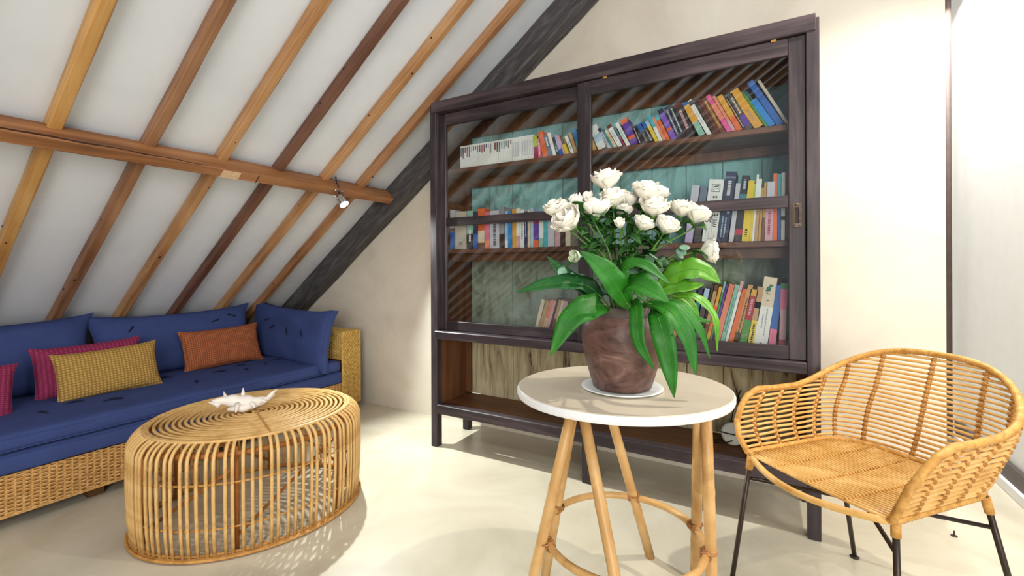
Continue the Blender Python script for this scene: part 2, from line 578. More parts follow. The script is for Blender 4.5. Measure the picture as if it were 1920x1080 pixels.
# glass
m_glass, nt, b = new_mat('pane_glass')
out = nt.nodes['Material Output']
tr = nt.nodes.new('ShaderNodeBsdfTransparent')
tr.inputs[0].default_value = (0.985, 0.997, 0.995, 1)
gl = nt.nodes.new('ShaderNodeBsdfGlossy')
gl.inputs['Roughness'].default_value = 0.015
gl.inputs['Color'].default_value = (1, 1, 1, 1)
fr = nt.nodes.new('ShaderNodeFresnel')
fr.inputs['IOR'].default_value = 1.47
mixs = nt.nodes.new('ShaderNodeMixShader')
nt.links.new(fr.outputs[0], mixs.inputs[0])
nt.links.new(tr.outputs[0], mixs.inputs[1])
nt.links.new(gl.outputs[0], mixs.inputs[2])
nt.links.new(mixs.outputs[0], out.inputs[0])


def door(xa, xb, y0, sl, sr, zmid, handle):
    y1 = y0 + .024
    z0, z1 = 0.712, 2.030
    d = link('door', None, bc)
    for sa, sb in ((xa, xa + sl), (xb - sr, xb)):
        MB().box(sa, sb, y0, y1, z0, z1, .003).obj('stile', m_cabv, d)
    for za, zb in ((z1 - .07, z1), (z0, z0 + .055), (zmid - .0245, zmid + .0245)):
        MB().box(xa + sl, xb - sr, y0 + .001, y1 - .001, za, zb, .002).obj('rail', m_cab, d)
    for za, zb in ((z0 + .05, zmid - .02), (zmid + .02, z1 - .065)):
        MB().box(xa + sl - .006, xb - sr + .006, y0 + .010, y0 + .013, za, zb).obj('pane', m_glass, d)
    if handle:
        hm = plain('aged_brass', (84, 72, 62), 0.4, 0.7, 0.3, 90)
        hx, hz = 0.1, 1.303
        MB().box(hx - .017, hx + .017, y0 - .004, y0 + .001, hz + .03, hz + .05, .001).box(hx - .017, hx + .017, y0 - .004, y0 + .001, hz - .05, hz - .033, .001) \
            .box(hx - .017, hx - .010, y0 - .004, y0 + .001, hz - .034, hz + .031, .001).box(hx + .010, hx + .017, y0 - .004, y0 + .001, hz - .034, hz + .031, .001) \
            .tube([(hx - .009, y0 - .003, hz - .034), (hx - .009, y0 - .003, hz + .031)], .002, 6).tube([(hx + .009, y0 - .003, hz - .034), (hx + .009, y0 - .003, hz + .031)], .002, 6) \
            .ball((hx, y0 - .004, hz + .041), .008, .003, .006).ball((hx - .01, y0 - .003, hz - .042), .005, .003, .004).ball((hx + .01, y0 - .003, hz - .042), .005, .003, .004) \
            .obj('recessed_handle', hm, d)
        MB().box(hx - .010, hx + .010, y0 - .0006, y0 + .0002, hz - .034, hz + .031).obj('handle_cup', plain('handle_cup', (48, 34, 30), 0.6), d)
    return d


door(-1.768, -0.782, CYF + .036, .056, .07, 1.370, False)
door(-0.847, 0.131, CYF + .008, .071, .060, 1.361, True)

# ------------------------------------------------------------------ books
CC = {
    'white': (226, 230, 226), 'cream': (214, 202, 176), 'beige': (190, 182, 168), 'tan': (184, 150, 108), 'orange': (222, 106, 56), 'salmon': (222, 134, 108),
    'pink': (216, 116, 146), 'hot pink': (222, 92, 156), 'magenta': (150, 52, 92), 'red': (166, 36, 40), 'maroon': (98, 40, 44), 'brown': (112, 76, 54), 'dark brown': (62, 44, 38),
    'black': (34, 34, 40), 'navy': (40, 50, 84), 'blue': (40, 98, 176), 'bright blue': (34, 132, 206), 'pale blue': (170, 202, 222), 'lavender': (184, 170, 206), 'purple': (92, 58, 160),
    'teal': (54, 132, 140), 'turquoise': (70, 174, 186), 'mint': (138, 188, 170), 'green': (70, 140, 62), 'lime': (170, 190, 50), 'yellow': (222, 196, 52), 'golden': (216, 160, 56),
    'grey': (142, 144, 150), 'grey-blue': (104, 118, 140), 'pale grey': (192, 194, 204), 'dark grey': (78, 76, 80), 'gold': (190, 148, 84), 'violet': (118, 84, 190), 'dark teal': (36, 72, 82),
    'rose': (206, 160, 170), 'crimson': (176, 34, 66), 'sky': (150, 196, 226),
}
m_page = plain('book_pages', (206, 196, 172), 0.9, 0, 0.12, 140)


def cm(n):
    return plain('book_' + n.replace(' ', '_'), CC[n], 0.5, 0, 0.08, 25)


BOOKY = 2.245


def book(shelf_z, x0, w, L, lean, col, bands=(), marks=None, depth=0.115, label=None, group=None, y=BOOKY, rnd=None):
    """spine faces -Y; lean in degrees, positive leans right"""
    le = math.radians(lean)
    t = max(0.006, w * math.cos(le) - 0.0008)
    root = thing('book', label, 'book', (0, 0, 0), 0, group)
    if lean <= 0:
        M = Matrix.Translation((x0, y, shelf_z)) @ Matrix.Rotation(le, 4, 'Y')
    else:
        M = Matrix.Translation((x0 + w, y, shelf_z)) @ Matrix.Rotation(le, 4, 'Y') @ Matrix.Translation((-t, 0, 0))
    root.matrix_world = M
    ct = min(0.0022, t * 0.2)
    # cover: spine + two boards
    MB().box(0, t, 0, .0022, 0, L, .0006).box(0, ct, .002, depth, 0, L).box(t - ct, t, .002, depth, 0, L).obj('cover', cm(col), root)
    MB().box(ct, t - ct, .0022, depth - .004, .003, L - .003).obj('pages', m_page, root)
    for (a, c, bcol) in bands:
        MB().box(-.0002, t + .0002, -.0004, .003, a * L + .0004, c * L - .0004).obj('spine_band', cm(bcol), root)
    if marks:
        rr = rnd or random
        a, c, mcol = marks
        mb = MB()
        z = a * L
        while z < c * L:
            ln = rr.uniform(.003, .010)
            mb.box(t * .34, t * .66, -.0008, .0006, z, min(z + ln, c * L))
            z += ln + rr.uniform(.0015, .004)
        mb.obj('spine_lettering', cm(mcol), root)
    return root, t


SHELF = {1: (1.694, 'top shelf'), 2: (1.204, 'middle shelf'), 3: (0.708, 'lowest glazed shelf')}
# rows: x0, width, length, lean, colour, bands (from, to, colour), lettering (from, to, colour)
ROW1B = [
    (-1.134, .025, .131, -3.1, 'magenta', [(.52, 1, 'lime')], None), (-1.107, .021, .111, -4.1, 'pink', [], (.2, .8, 'white')), (-1.078, .032, .148, -12.5, 'orange', [], None),
    (-1.046, .028, .123, -14.1, 'grey-blue', [], (.5, .9, 'white')), (-1.016, .020, .137, -15.7, 'white', [], None), (-.994, .017, .108, -15.6, 'dark teal', [], (.2, .5, 'white')),
    (-.977, .020, .119, -16.1, 'lavender', [(0, .3, 'blue')], None), (-.955, .013, .113, -18.1, 'rose', [], None), (-.940, .017, .111, -21, 'yellow', [(.55, 1, 'dark grey')], None),
    (-.911, .019, .105, -22.4, 'white', [], (.2, .7, 'grey')), (-.892, .018, .119, -17.7, 'tan', [], None), (-.870, .022, .134, -16.0, 'turquoise', [(.5, 1, 'bright blue')], None),
    (-.835, .03, .125, -18, 'grey', [], None)]
ROW1C = [
    (-.798, .030, .133, -21.2, 'golden', [], None), (-.761, .046, .136, -22, 'white', [(.3, .62, 'pale blue')], None), (-.709, .017, .126, -27, 'pale grey', [(.8, 1, 'navy')], (.2, .7, 'grey-blue')),
    (-.692, .015, .117, -28, 'teal', [], None), (-.677, .017, .111, -28, 'cream', [], (.2, .8, 'golden')), (-.657, .026, .133, -27.3, 'white', [(.86, 1, 'maroon')], (.25, .75, 'pale grey')),
    (-.629, .011, .116, -26.1, 'magenta', [(.5, 1, 'teal')], None), (-.614, .021, .137, -26.0, 'white', [], (.3, .7, 'mint')), (-.590, .038, .148, -23.1, 'purple', [(.82, 1, 'orange'), (.22, .34, 'orange')], None),
    (-.549, .011, .103, -21.6, 'black', [], (.1, .9, 'white')), (-.538, .013, .106, -21.0, 'black', [], None), (-.524, .026, .110, -21.9, 'black', [(.62, 1, 'blue')], (.1, .5, 'grey')),
    (-.497, .020, .117, -24.8, 'black', [(.72, 1, 'blue')], (.1, .6, 'pale grey')), (-.475, .019, .120, -24.6, 'yellow', [(.75, 1, 'sky')], None), (-.456, .018, .146, -22.5, 'white', [(.55, 1, 'turquoise')], None),
    (-.436, .016, .136, -24.7, 'salmon', [], None), (-.420, .018, .143, -24.4, 'orange', [(.8, 1, 'turquoise')], None), (-.400, .028, .168, -23.1, 'violet', [(.3, .38, 'orange'), (.85, 1, 'navy')], None),
    (-.372, .020, .173, -21.4, 'navy', [], (.15, .9, 'pale grey')), (-.352, .022, .180, -21.2, 'black', [], (.2, .9, 'pale blue')), (-.330, .040, .179, -20.5, 'black', [(.88, 1, 'maroon')], (.25, .8, 'rose')),
    (-.276, .029, .181, -24.4, 'mint', [(.4, .92, 'golden'), (.92, 1, 'blue')], None), (-.242, .022, .195, -26.5, 'white', [(.85, .97, 'black')], (.3, .75, 'pale grey')),
    (-.217, .016, .194, -26.2, 'dark brown', [], None), (-.201, .016, .194, -26.2, 'maroon', [], None), (-.185, .023, .193, -25.8, 'brown', [], (.15, .9, 'golden')),
    (-.159, .023, .203, -26.6, 'hot pink', [(.35, .75, 'salmon')], None), (-.136, .015, .195, -26.2, 'salmon', [(.05, .3, 'rose')], None), (-.120, .026, .190, -25.8, 'orange', [(.4, 1, 'golden')], None),
    (-.092, .012, .190, -26.4, 'dark brown', [], (.1, .9, 'cream')), (-.080, .027, .188, -26.0, 'dark grey', [(.1, .4, 'purple')], (.45, .9, 'cream')), (-.050, .040, .206, -28.5, 'golden', [], (.2, .45, 'tan')),
    (-.008, .012, .187, -29.0, 'green', [], None), (.004, .030, .145, -29.5, 'bright blue', [], None), (.035, .030, .239, -29.0, 'blue', [], None), (.068, .014, .236, -27.5, 'beige', [], None)]
ROW2A = [
    (-1.719, .034, .244, 0, 'pale grey', [(0, .45, 'blue'), (.45, .55, 'brown')], None), (-1.679, .083, .231, 0, 'beige', [], (.12, .2, 'grey')), (-1.591, .044, .232, 0, 'mint', [(0, .4, 'black')], (.2, .5, 'white')),
    (-1.544, .032, .225, 0, 'navy', [(.0, .4, 'blue')], None), (-1.510, .046, .240, 0, 'orange', [(.15, .45, 'cream'), (0, .15, 'brown')], None), (-1.461, .035, .216, 0, 'pink', [(.0, .25, 'salmon')], None),
    (-1.424, .062, .222, 0, 'lavender', [(.0, 1, 'pale grey')], (.08, .85, 'dark grey')), (-1.360, .032, .240, 0, 'grey', [(0, .35, 'dark brown')], None), (-1.323, .019, .213, 0, 'sky', [(0, .2, 'white')], None),
    (-1.302, .025, .208, 0, 'bright blue', [], None), (-1.275, .027, .222, 0, 'golden', [], None), (-1.248, .023, .224, 0, 'white', [(0, .3, 'rose')], None), (-1.223, .025, .212, 0, 'white', [], (.2, .8, 'grey-blue')),
    (-1.198, .020, .204, 0, 'navy', [], (.3, .9, 'pale blue')), (-1.176, .018, .214, 0, 'cream', [], None), (-1.156, .016, .220, 0, 'pale blue', [], None),
    (-1.138, .030, .200, 0, 'purple', [(.0, .2, 'orange'), (.66, .76, 'crimson')], None), (-1.106, .029, .196, 0, 'white', [(.0, .25, 'mint')], None), (-1.075, .020, .198, 0, 'turquoise', [], None), (-1.053, .042, .205, 0, 'pale grey', [], None),
    (-1.008, .030, .2, 0, 'rose', [], None), (-.975, .024, .195, 0, 'dark brown', [], None), (-.948, .03, .21, 0, 'cream', [], None)]
ROW2B = [
    (-.345, .034, .268, 7.4, 'lavender', [(.3, 1, 'pale grey')], None), (-.306, .03, .258, 7.3, 'dark grey', [(.6, 1, 'grey-blue')], None),
    ('SUITE',), ('LIFE',), (-.158, .020, .262, 6.9, 'pale grey', [], None), (-.137, .030, .293, 6.8, 'black', [(.55, .72, 'teal'), (.1, .19, 'crimson')], (.8, .95, 'pale blue')),
    (-.106, .030, .268, 5.0, 'yellow', [], (.08, .2, 'black')), (-.076, .010, .254, 4.5, 'yellow', [(.75, 1, 'lime')], None), (-.066, .009, .292, 4.2, 'white', [], None), (-.057, .014, .272, 4.0, 'tan', [(.5, 1, 'white')], None),
    (-.042, .011, .232, 3.5, 'gold', [], None), (-.030, .012, .254, 3.2, 'brown', [(.4, 1, 'gold')], None), (-.017, .031, .256, 2.2, 'rose', [(.55, .75, 'pink'), (.75, 1, 'pale grey')], (.1, .5, 'magenta')),
    (.015, .017, .290, .6, 'orange', [], None), (.033, .011, .286, .6, 'blue', [(.6, 1, 'turquoise')], None), (.045, .015, .290, .6, 'white', [(.3, .36, 'black'), (.62, .66, 'navy')], None), (.0625, .009, .285, .2, 'brown', [], None)]
ROW3B = [
    (-.424, .016, .225, 7, 'cream', [], None), (-.407, .016, .24, 7.4, 'salmon', [], None), (-.390, .016, .235, 8.6, 'dark grey', [], None), (-.373, .018, .262, 8.4, 'tan', [], None), (-.354, .018, .278, 8.9, 'grey-blue', [(.7, .85, 'orange')], None),
    (-.335, .019, .287, 10.3, 'navy', [(.6, .9, 'teal')], (.2, .5, 'white')), (-.315, .022, .289, 11.5, 'pale blue', [(0, .7, 'dark grey')], None), (-.292, .010, .311, 12.1, 'dark brown', [], None), (-.281, .016, .309, 12.4, 'brown', [(.4, .9, 'tan')], None),
    (-.264, .014, .302, 12.8, 'golden', [(.3, .7, 'orange')], None), (-.250, .009, .326, 13.2, 'green', [(.85, 1, 'mint')], None), (-.240, .009, .315, 13.4, 'navy', [(.5, 1, 'purple')], None), (-.230, .024, .313, 13.6, 'salmon', [], None),
    (-.205, .018, .312, 13.6, 'mint', [], (.3, .8, 'teal')), (-.186, .013, .328, 13.5, 'white', [(.85, 1, 'rose')], None), (-.172, .020, .293, 13.7, 'orange', [], None), (-.151, .020, .311, 13.2, 'dark brown', [(.3, 1, 'gold')], (.3, .8, 'maroon')),
    (-.126, .030, .288, 11.2, 'green', [(.52, .9, 'red'), (.9, 1, 'golden')], (.6, .85, 'rose')), (-.091, .025, .299, 9.2, 'yellow', [(.5, 1, 'tan'), (.68, .78, 'brown')], (.08, .45, 'black')),
    ('BIRD',), (-.0095, .027, .306, 6.5, 'blue', [(0, .38, 'pink')], None), (.034, .025, .337, 1.9, 'rose', [(.86, 1, 'green'), (.93, 1, 'golden'), (.6, .86, 'pink'), (0, .22, 'crimson')], None)]
ROW3A = [
    (-1.148, .022, .213, 15.3, 'cream', [], None), (-1.126, .024, .207, 17, 'tan', [], None), (-1.102, .020, .213, 17.4, 'cream', [(.5, 1, 'salmon')], (.2, .8, 'orange')), (-1.082, .019, .210, 17.2, 'rose', [], None),
    (-1.063, .015, .220, 16.6, 'dark brown', [], None), (-1.048, .019, .217, 16.4, 'brown', [(.5, 1, 'tan')], None), (-1.029, .015, .212, 16.2, 'gold', [(.4, 1, 'cream')], None), (-1.014, .021, .210, 16.7, 'maroon', [(.2, 1, 'rose')], (.2, .8, 'white'))]

SEEN = {}


def text_mesh(s, size, mat, parent, M, name='spine_title', sx=1.0):
    cu = bpy.data.curves.new(name, 'FONT')
    cu.body = s
    cu.size = size
    cu.align_x = 'CENTER'
    cu.align_y = 'CENTER'
    cu.extrude = 0.0002
    cu.offset = size * 0.018
    tmp = bpy.data.objects.new('tmp', cu)
    me = bpy.data.meshes.new_from_object(tmp)
    bpy.data.objects.remove(tmp)
    bpy.data.curves.remove(cu)
    me.materials.clear()
    me.materials.append(mat)
    return link(name, me, parent, M @ Matrix.Diagonal((sx, 1, 1, 1)))


# text reading upward along a spine: glyph x -> +Z, glyph y -> -X, facing -Y
UP = Matrix(((0, -1, 0), (0, 0, -1), (1, 0, 0))).to_4x4()
DOWN = Matrix(((0, 1, 0), (0, 0, -1), (-1, 0, 0))).to_4x4()
FLAT = Matrix(((1, 0, 0), (0, 0, -1), (0, 1, 0))).to_4x4()


def look(r):
    """short colour phrase of a book"""
    c = r[4].replace(' ', '-')
    if r[5]:
        bs = sorted(r[5], key=lambda q: q[0] - q[1])
        c = c + '-and-' + bs[0][2].replace(' ', '-') if bs[0][2] != r[4] else c
    return c


SPECIAL = {'SUITE': ('thick white book titled Suite WHITE in black capitals', 'white Suite WHITE'),
           'LIFE': ('tall navy book with white and yellow lettering', 'tall navy'),
           'BIRD': ('thick cream book with a green bird on its spine', 'cream bird')}


def nm(r):
    return SPECIAL[r[0]][1] if len(r) == 1 else look(r)


def row(rows, shelf, where, group, wall_l, wall_r):
    z, sname = SHELF[shelf]
    for i, r in enumerate(rows):
        le = nm(rows[i - 1]) if i else wall_l
        ri = nm(rows[i + 1]) + ' ones' if i + 1 < len(rows) else wall_r
        if len(r) == 1:
            lab = SPECIAL[r[0]][0] + ' on the ' + sname
            if r[0] == 'SUITE':
                o, t = book(z, -.271, .063, .286, 7.0, 'white', (), None, .14, lab, group)
                bl = cm('black')
                text_mesh('WHITE', .036, bl, o, Matrix.Translation((t * .70, -.0007, .098)) @ UP, 'spine_title', .56)
                text_mesh('Suite', .034, bl, o, Matrix.Translation((t * .28, -.0007, .112)) @ UP, 'spine_title', .7)
                text_mesh('S', .026, cm('dark grey'), o, Matrix.Translation((t * .55, -.0007, .205)) @ UP)
                e = MB()
                s, cx, cz = .017, t * .52, .245
                for (a, b_, c_, d_) in ((-s, s, -s, -s + .002), (-s, s, s - .002, s), (-s, -s + .002, -s, s), (s - .002, s, -s, s)):
                    e.box(cx + a, cx + b_, -.0008, .0004, cz + c_, cz + d_)
                e.tube([(cx - .012, -.0004, cz - .008), (cx - .004, -.0004, cz - .004), (cx + .004, -.0004, cz - .003), (cx + .011, -.0004, cz + .001)], .0012, 5)
                e.tube([(cx - .011, -.0004, cz + .003), (cx - .002, -.0004, cz + .009), (cx + .006, -.0004, cz + .009), (cx + .012, -.0004, cz + .012)], .0024, 5)
                e.obj('emblem', bl, o)
                mk = MB()
                rr = random.Random(3)
                for k in range(4):
                    zz = .012
                    while zz < .056:
                        ln = rr.uniform(.004, .010)
                        mk.box(t * (.2 + .18 * k), t * (.24 + .18 * k), -.0007, .0005, zz, zz + ln)
                        zz += ln + .003
                mk.obj('spine_lettering', cm('grey'), o)
            elif r[0] == 'LIFE':
                o, t = book(z, -.207, .044, .316, 7.3, 'navy', [(0, .62, 'navy'), (.9, .93, 'grey-blue')], (.66, .88, 'white'), .14, lab, group)
                mk = MB()
                rr = random.Random(5)
                for k in range(2):
                    zz = .02
                    while zz < .11:
                        ln = rr.uniform(.003, .009)
                        mk.box(t * (.25 + .3 * k), t * (.36 + .3 * k), -.0008, .0005, zz, zz + ln)
                        zz += ln + .0025
                mk.obj('spine_lettering', cm('pale blue'), o)
                MB().ball((t * .72, -.0004, .135), .006, .0006, .008).obj('spine_emblem', cm('pale blue'), o)
                text_mesh('L', .02, cm('lime'), o, Matrix.Translation((t * .45, -.0009, .152)) @ UP)
            else:
                o, t = book(z, -.066, .052, .340, 8.0, 'cream', [(.12, .62, 'white')], None, .15, lab, group)
                gm = plain('bird_green', (24, 108, 84), 0.6)
                MB().ball((t * .48, -.0006, .288), .0095, .0008, .011).ball((t * .60, -.0007, .303), .006, .0008, .006) \
                    .tube([(t * .30, -.0005, .276), (t * .42, -.0005, .286)], .0035, 6).tube([(t * .72, -.0005, .303), (t * .79, -.0005, .301)], [.002, .0006], 5).obj('bird_emblem', gm, o)
                MB().tube([(t * .44, -.0004, .278), (t * .44, -.0004, .266)], .0008, 5).tube([(t * .54, -.0004, .279), (t * .54, -.0004, .266)], .0008, 5) \
                    .tube([(t * .3, -.0004, .266), (t * .7, -.0004, .266)], .0006, 5).obj('bird_legs', cm('dark brown'), o)
                mk = MB()
                rr = random.Random(9)
                for x_, za, zb in ((.36, .115, .175), (.62, .085, .20)):
                    zz = za
                    while zz < zb:
                        ln = rr.uniform(.003, .007)
                        mk.box(t * x_ - .0022, t * x_ + .0022, -.0008, .0005, zz, zz + ln)
                        zz += ln + .0022
                mk.obj('spine_lettering', cm('grey'), o)
                for zz in (.235, .045):
                    MB().box(t * .42, t * .6, -.0007, .0005, zz, zz + .006).obj('spine_ornament', cm('brown'), o)
            continue
        x0, w, L, lean, col, bands, marks = r
        lab = '%s book, %s, between %s and %s' % (look(r), where, le, ri)
        SEEN[lab] = SEEN.get(lab, 0) + 1
        book(z, x0, w, L, lean, col, bands, marks, .12, lab, group, BOOKY, random.Random(int(x0 * 9999)))


# the run of slim white paperbacks at the left end of the top shelf
rw = random.Random(12)
n = 33
ONES = 'first second third fourth fifth sixth seventh eighth ninth tenth eleventh twelfth thirteenth fourteenth fifteenth sixteenth seventeenth eighteenth nineteenth twentieth'.split()
ORD = [q + ' from the left' for q in ONES[:17]] + [q + ' from the right' for q in ONES[:16][::-1]]
LBL = ['maroon', 'red', 'brown', 'dark grey', 'grey', 'lavender', 'dark brown', 'grey-blue', 'teal', 'crimson']
for i in range(n):
    w = (1.639 - 1.136) / n
    x0 = -1.639 + w * i
    pale = i > 23
    c = 'pale grey' if pale else rw.choice(LBL)
    a = rw.uniform(.45, .78) if not pale else .2
    root, t = book(SHELF[1][0], x0, w - (.0015 if i in (1, 8, 17, 23) else 0), .139 + rw.uniform(-.001, .001), 0, 'white', (), None, .11,
                   'slim white paperback, %s in the uniform run on the top shelf' % ORD[i], 'slim white paperbacks on the top shelf')
    if rw.random() < .85:
        MB().box(t * .22, t * .78, -.0006, .001, .139 * a, .139 * (.92 if not pale else .8)).obj('spine_title', cm(c), root)
row(ROW1B, 1, 'left part of the top shelf', 'books on the top shelf', 'white paperbacks', 'door stile')
row(ROW1C, 1, 'leaning on the right top shelf', 'books on the top shelf', 'door stile', 'right cabinet side')
row(ROW2A, 2, 'left part of the middle shelf', 'books on the middle shelf', 'left cabinet side', 'roses')
row(ROW2B, 2, 'right part of the middle shelf', 'books on the middle shelf', 'roses', 'right cabinet side')
row(ROW3A, 3, 'short slanted row on the lowest glazed shelf', 'books on the lowest glazed shelf', 'empty shelf', 'hanging leaf')
row(ROW3B, 3, 'right part of the lowest glazed shelf', 'books on the lowest glazed shelf', 'hanging leaves', 'right cabinet side')

# white adapter with black cables on the bottom shelf
ad = thing('power_adapter', 'round white power adapter with black cables on the bottom bookcase shelf', 'adapter', (-0.150, 2.37, 0.2505))
MB().lathe([(.045, -.014), (.052, -.008), (.052, .008), (.045, .014)], seg=24).obj('body', plain('adapter_white', (206, 208, 200), 0.5), ad, True)
for o in ad.children:
    o.rotation_euler = (math.radians(70), 0, 0.2)
    o.location = (0, 0, .0525)
MB().tube([(-.05, -.02, .06), (-.02, -.022, .057), (.03, -.022, .055), (.06, -.01, .05), (.07, .03, .02)], .003, 6).obj('cable', m_black, ad, True)
MB().tube([(.0, -.03, .03), (-.04, -.03, .010), (-.075, -.02, .006), (-.08, .01, .006), (-.04, .03, .006), (.02, .0, .006), (.06, -.04, .006), (.1, -.05, .006)], .003, 6).obj('cable', m_black, ad, True)
MB().tube([(.03, -.026, .07), (-.01, .05, .10), (.0, .09, .16), (.03, .10, .24)], .003, 6).obj('cable', m_black, ad, True)

# ------------------------------------------------------------------ sofa
SX, SYA, SYB = -2.78, -0.25, 2.48
m_wick = mottled('seagrass_weave', [(0.25, (168, 120, 62)), (0.5, (206, 160, 98)), (0.75, (226, 188, 128))], 40, (1, 1, 1), 0.6, 0, 30, 0.4)
m_wickg = mottled('seagrass_weave_golden', [(0.25, (160, 124, 56)), (0.5, (200, 164, 88)), (0.75, (222, 192, 120))], 40, (1, 1, 1), 0.6, 0, 30, 0.4)
m_core = plain('weave_core', (92, 62, 32), 0.9)
sofa = thing('wicker_sofa', 'long low wicker sofa frame carrying blue mattresses under the sloping ceiling', 'sofa', (SX, 0, 0))


def weave(name, mat, parent, O, U, V, N, W, H, pitch, strand, amp, stakes=True):
    """woven strands across U stacked along V, bulging along N; one mesh"""
    O, U, V, N = Vector(O), Vector(U), Vector(V), Vector(N)
    mb = MB()
    nv = max(2, int(H / strand))
    nu = max(2, int(round(W / pitch)))
    sub = 4
    for j in range(nv):
        vv = (j + .5) * H / nv
        pts = []
        for i in range(nu * sub + 1):
            uu = W * i / (nu * sub)
            a = amp * math.cos(PI * i / sub + (j % 2) * PI)
            pts.append(O + U * uu + V * (vv + .0006 * math.sin(i * 2.1 + j)) + N * a)
        mb.tube(pts, strand * .52, 4, False, True)
    if stakes:
        for i in range(nu):
            uu = W * (i + .5) / nu
            mb.tube([O + U * uu, O + U * uu + V * H], strand * .6, 4)
    o = mb.obj(name, mat, parent)
    o['kind'] = 'stuff'
    return o


# front apron between floor gap and mattress, then the arm block at the wall
MB().box(-0.98, -.012, SYA, SYB - .012, .066, .228).obj('base_frame', m_core, sofa)
weave('front_weave', m_wick, sofa, (-.004, SYA, .058), (0, 1, 0), (0, 0, 1), (1, 0, 0), SYB - SYA, .172, .026, .0078, .0042)
MB().tube([(-.004, SYA, .056), (-.004, SYB, .056)], .006, 6).obj('bottom_edge', m_wick, sofa)
AY0 = 2.31
MB().box(-0.95, -.012, AY0 + .012, SYB - .012, .23, .598).obj('arm_frame', m_core, sofa)
weave('arm_front_weave', m_wickg, sofa, (-.004, AY0, .056), (0, 0, 1), (0, 1, 0), (1, 0, 0), .552, SYB - AY0, .016, .0115, .0040)
weave('arm_top_weave', m_wickg, sofa, (-.95, AY0, .603), (1, 0, 0), (0, 1, 0), (0, 0, 1), .946, SYB - AY0, .02, .0115, .0035)
weave('arm_inner_weave', m_wickg, sofa, (-.95, AY0 + .004, .40), (1, 0, 0), (0, 0, 1), (0, -1, 0), .946, .20, .02, .0115, .0035)
for yy in (AY0 + .003, SYB - .003):
    MB().tube([(-.002, yy, .056), (-.002, yy, .606)], .0075, 6).obj('arm_edge', m_wickg, sofa)
MB().tube([(-.002, AY0, .606), (-.002, SYB, .606)], .0085, 6).obj('arm_edge', m_wickg, sofa)
for xx, yy in ((-.08, 2.40), (-.9, 2.40), (-.08, .9), (-.9, .9), (-.08, SYA + .1), (-.9, SYA + .1)):
    MB().box(xx - .03, xx + .03, yy - .03, yy + .03, 0, .068).obj('foot', m_core, sofa)

m_blue = fabric('blue_canvas', (60, 74, 124), 0.95, 420, .12, .2, .0)
m_blued = plain('navy_thread', (16, 20, 48), 0.9)


def soft_box(name, mat, parent, x0, x1, y0, y1, z0, z1, r=.03, nx=16, ny=40, amp=.006, seed=0., sag=0., M=None):
    """rounded, slightly rumpled padded box: a cube sphere-mapped grid pulled to a rounded box"""
    bm = bmesh.new()
    bmesh.ops.create_cube(bm, size=2)
    bmesh.ops.subdivide_edges(bm, edges=list(bm.edges), cuts=1, use_grid_fill=True)
    bm.free()
    cx, cy, cz = (x0 + x1) / 2, (y0 + y1) / 2, (z0 + z1) / 2
    hx, hy, hz = (x1 - x0) / 2, (y1 - y0) / 2, (z1 - z0) / 2

    def axis(h, nn_):
        core = [-1 + 2 * i / nn_ for i in range(nn_ + 1)]
        inner = [c * (h - r) for c in core]
        return [-h, -h + r * .35] + inner + [h - r * .35, h]
    ax_, ay_ = axis(hx, nx), axis(hy, ny)
    az_ = [-hz, -hz + r * .4, -hz + r, 0, hz - r, hz - r * .4, hz]
    verts, faces, idx = [], [], {}

    def vert(i, j, k):
        key = (i, j, k)
        if key in idx:
            return idx[key]
        p = Vector((ax_[i], ay_[j], az_[k]))
        c = Vector((max(-hx + r, min(hx - r, p.x)), max(-hy + r, min(hy - r, p.y)), max(-hz + r, min(hz - r, p.z))))
        d = p - c
        if d.length > 1e-9:
            p = c + d.normalized() * r if d.length > r * .99 or True else p
        q = Vector((p.x * 5 + seed, p.y * 5, p.z * 5 + seed))
        e = mnoise.noise(q) * amp
        dirn = d.normalized() if d.length > 1e-9 else Vector((0, 0, 1 if p.z > 0 else -1))
        p = p + dirn * e
        if p.z > 0 and sag:
            p.z += sag * (1 - (p.x / hx) ** 2) * (1 - (p.y / hy) ** 2)
        idx[key] = len(verts)
        verts.append((p.x + cx, p.y + cy, p.z + cz))
        return idx[key]
    I, J, K = len(ax_), len(ay_), len(az_)
    for i in range(I - 1):
        for j in range(J - 1):
            faces.append((vert(i, j, K - 1), vert(i + 1, j, K - 1), vert(i + 1, j + 1, K - 1), vert(i, j + 1, K - 1)))
            faces.append((vert(i, j, 0), vert(i, j + 1, 0), vert(i + 1, j + 1, 0), vert(i + 1, j, 0)))
    for i in range(I - 1):
        for k in range(K - 1):
            faces.append((vert(i, 0, k), vert(i + 1, 0, k), vert(i + 1, 0, k + 1), vert(i, 0, k + 1)))
            faces.append((vert(i, J - 1, k), vert(i, J - 1, k + 1), vert(i + 1, J - 1, k + 1), vert(i + 1, J - 1, k)))
    for j in range(J - 1):
        for k in range(K - 1):
            faces.append((vert(0, j, k), vert(0, j, k + 1), vert(0, j + 1, k + 1), vert(0, j + 1, k)))
            faces.append((vert(I - 1, j, k), vert(I - 1, j + 1, k), vert(I - 1, j + 1, k + 1), vert(I - 1, j, k + 1)))
    return MB().add(verts, faces).obj(name, mat, parent, True)


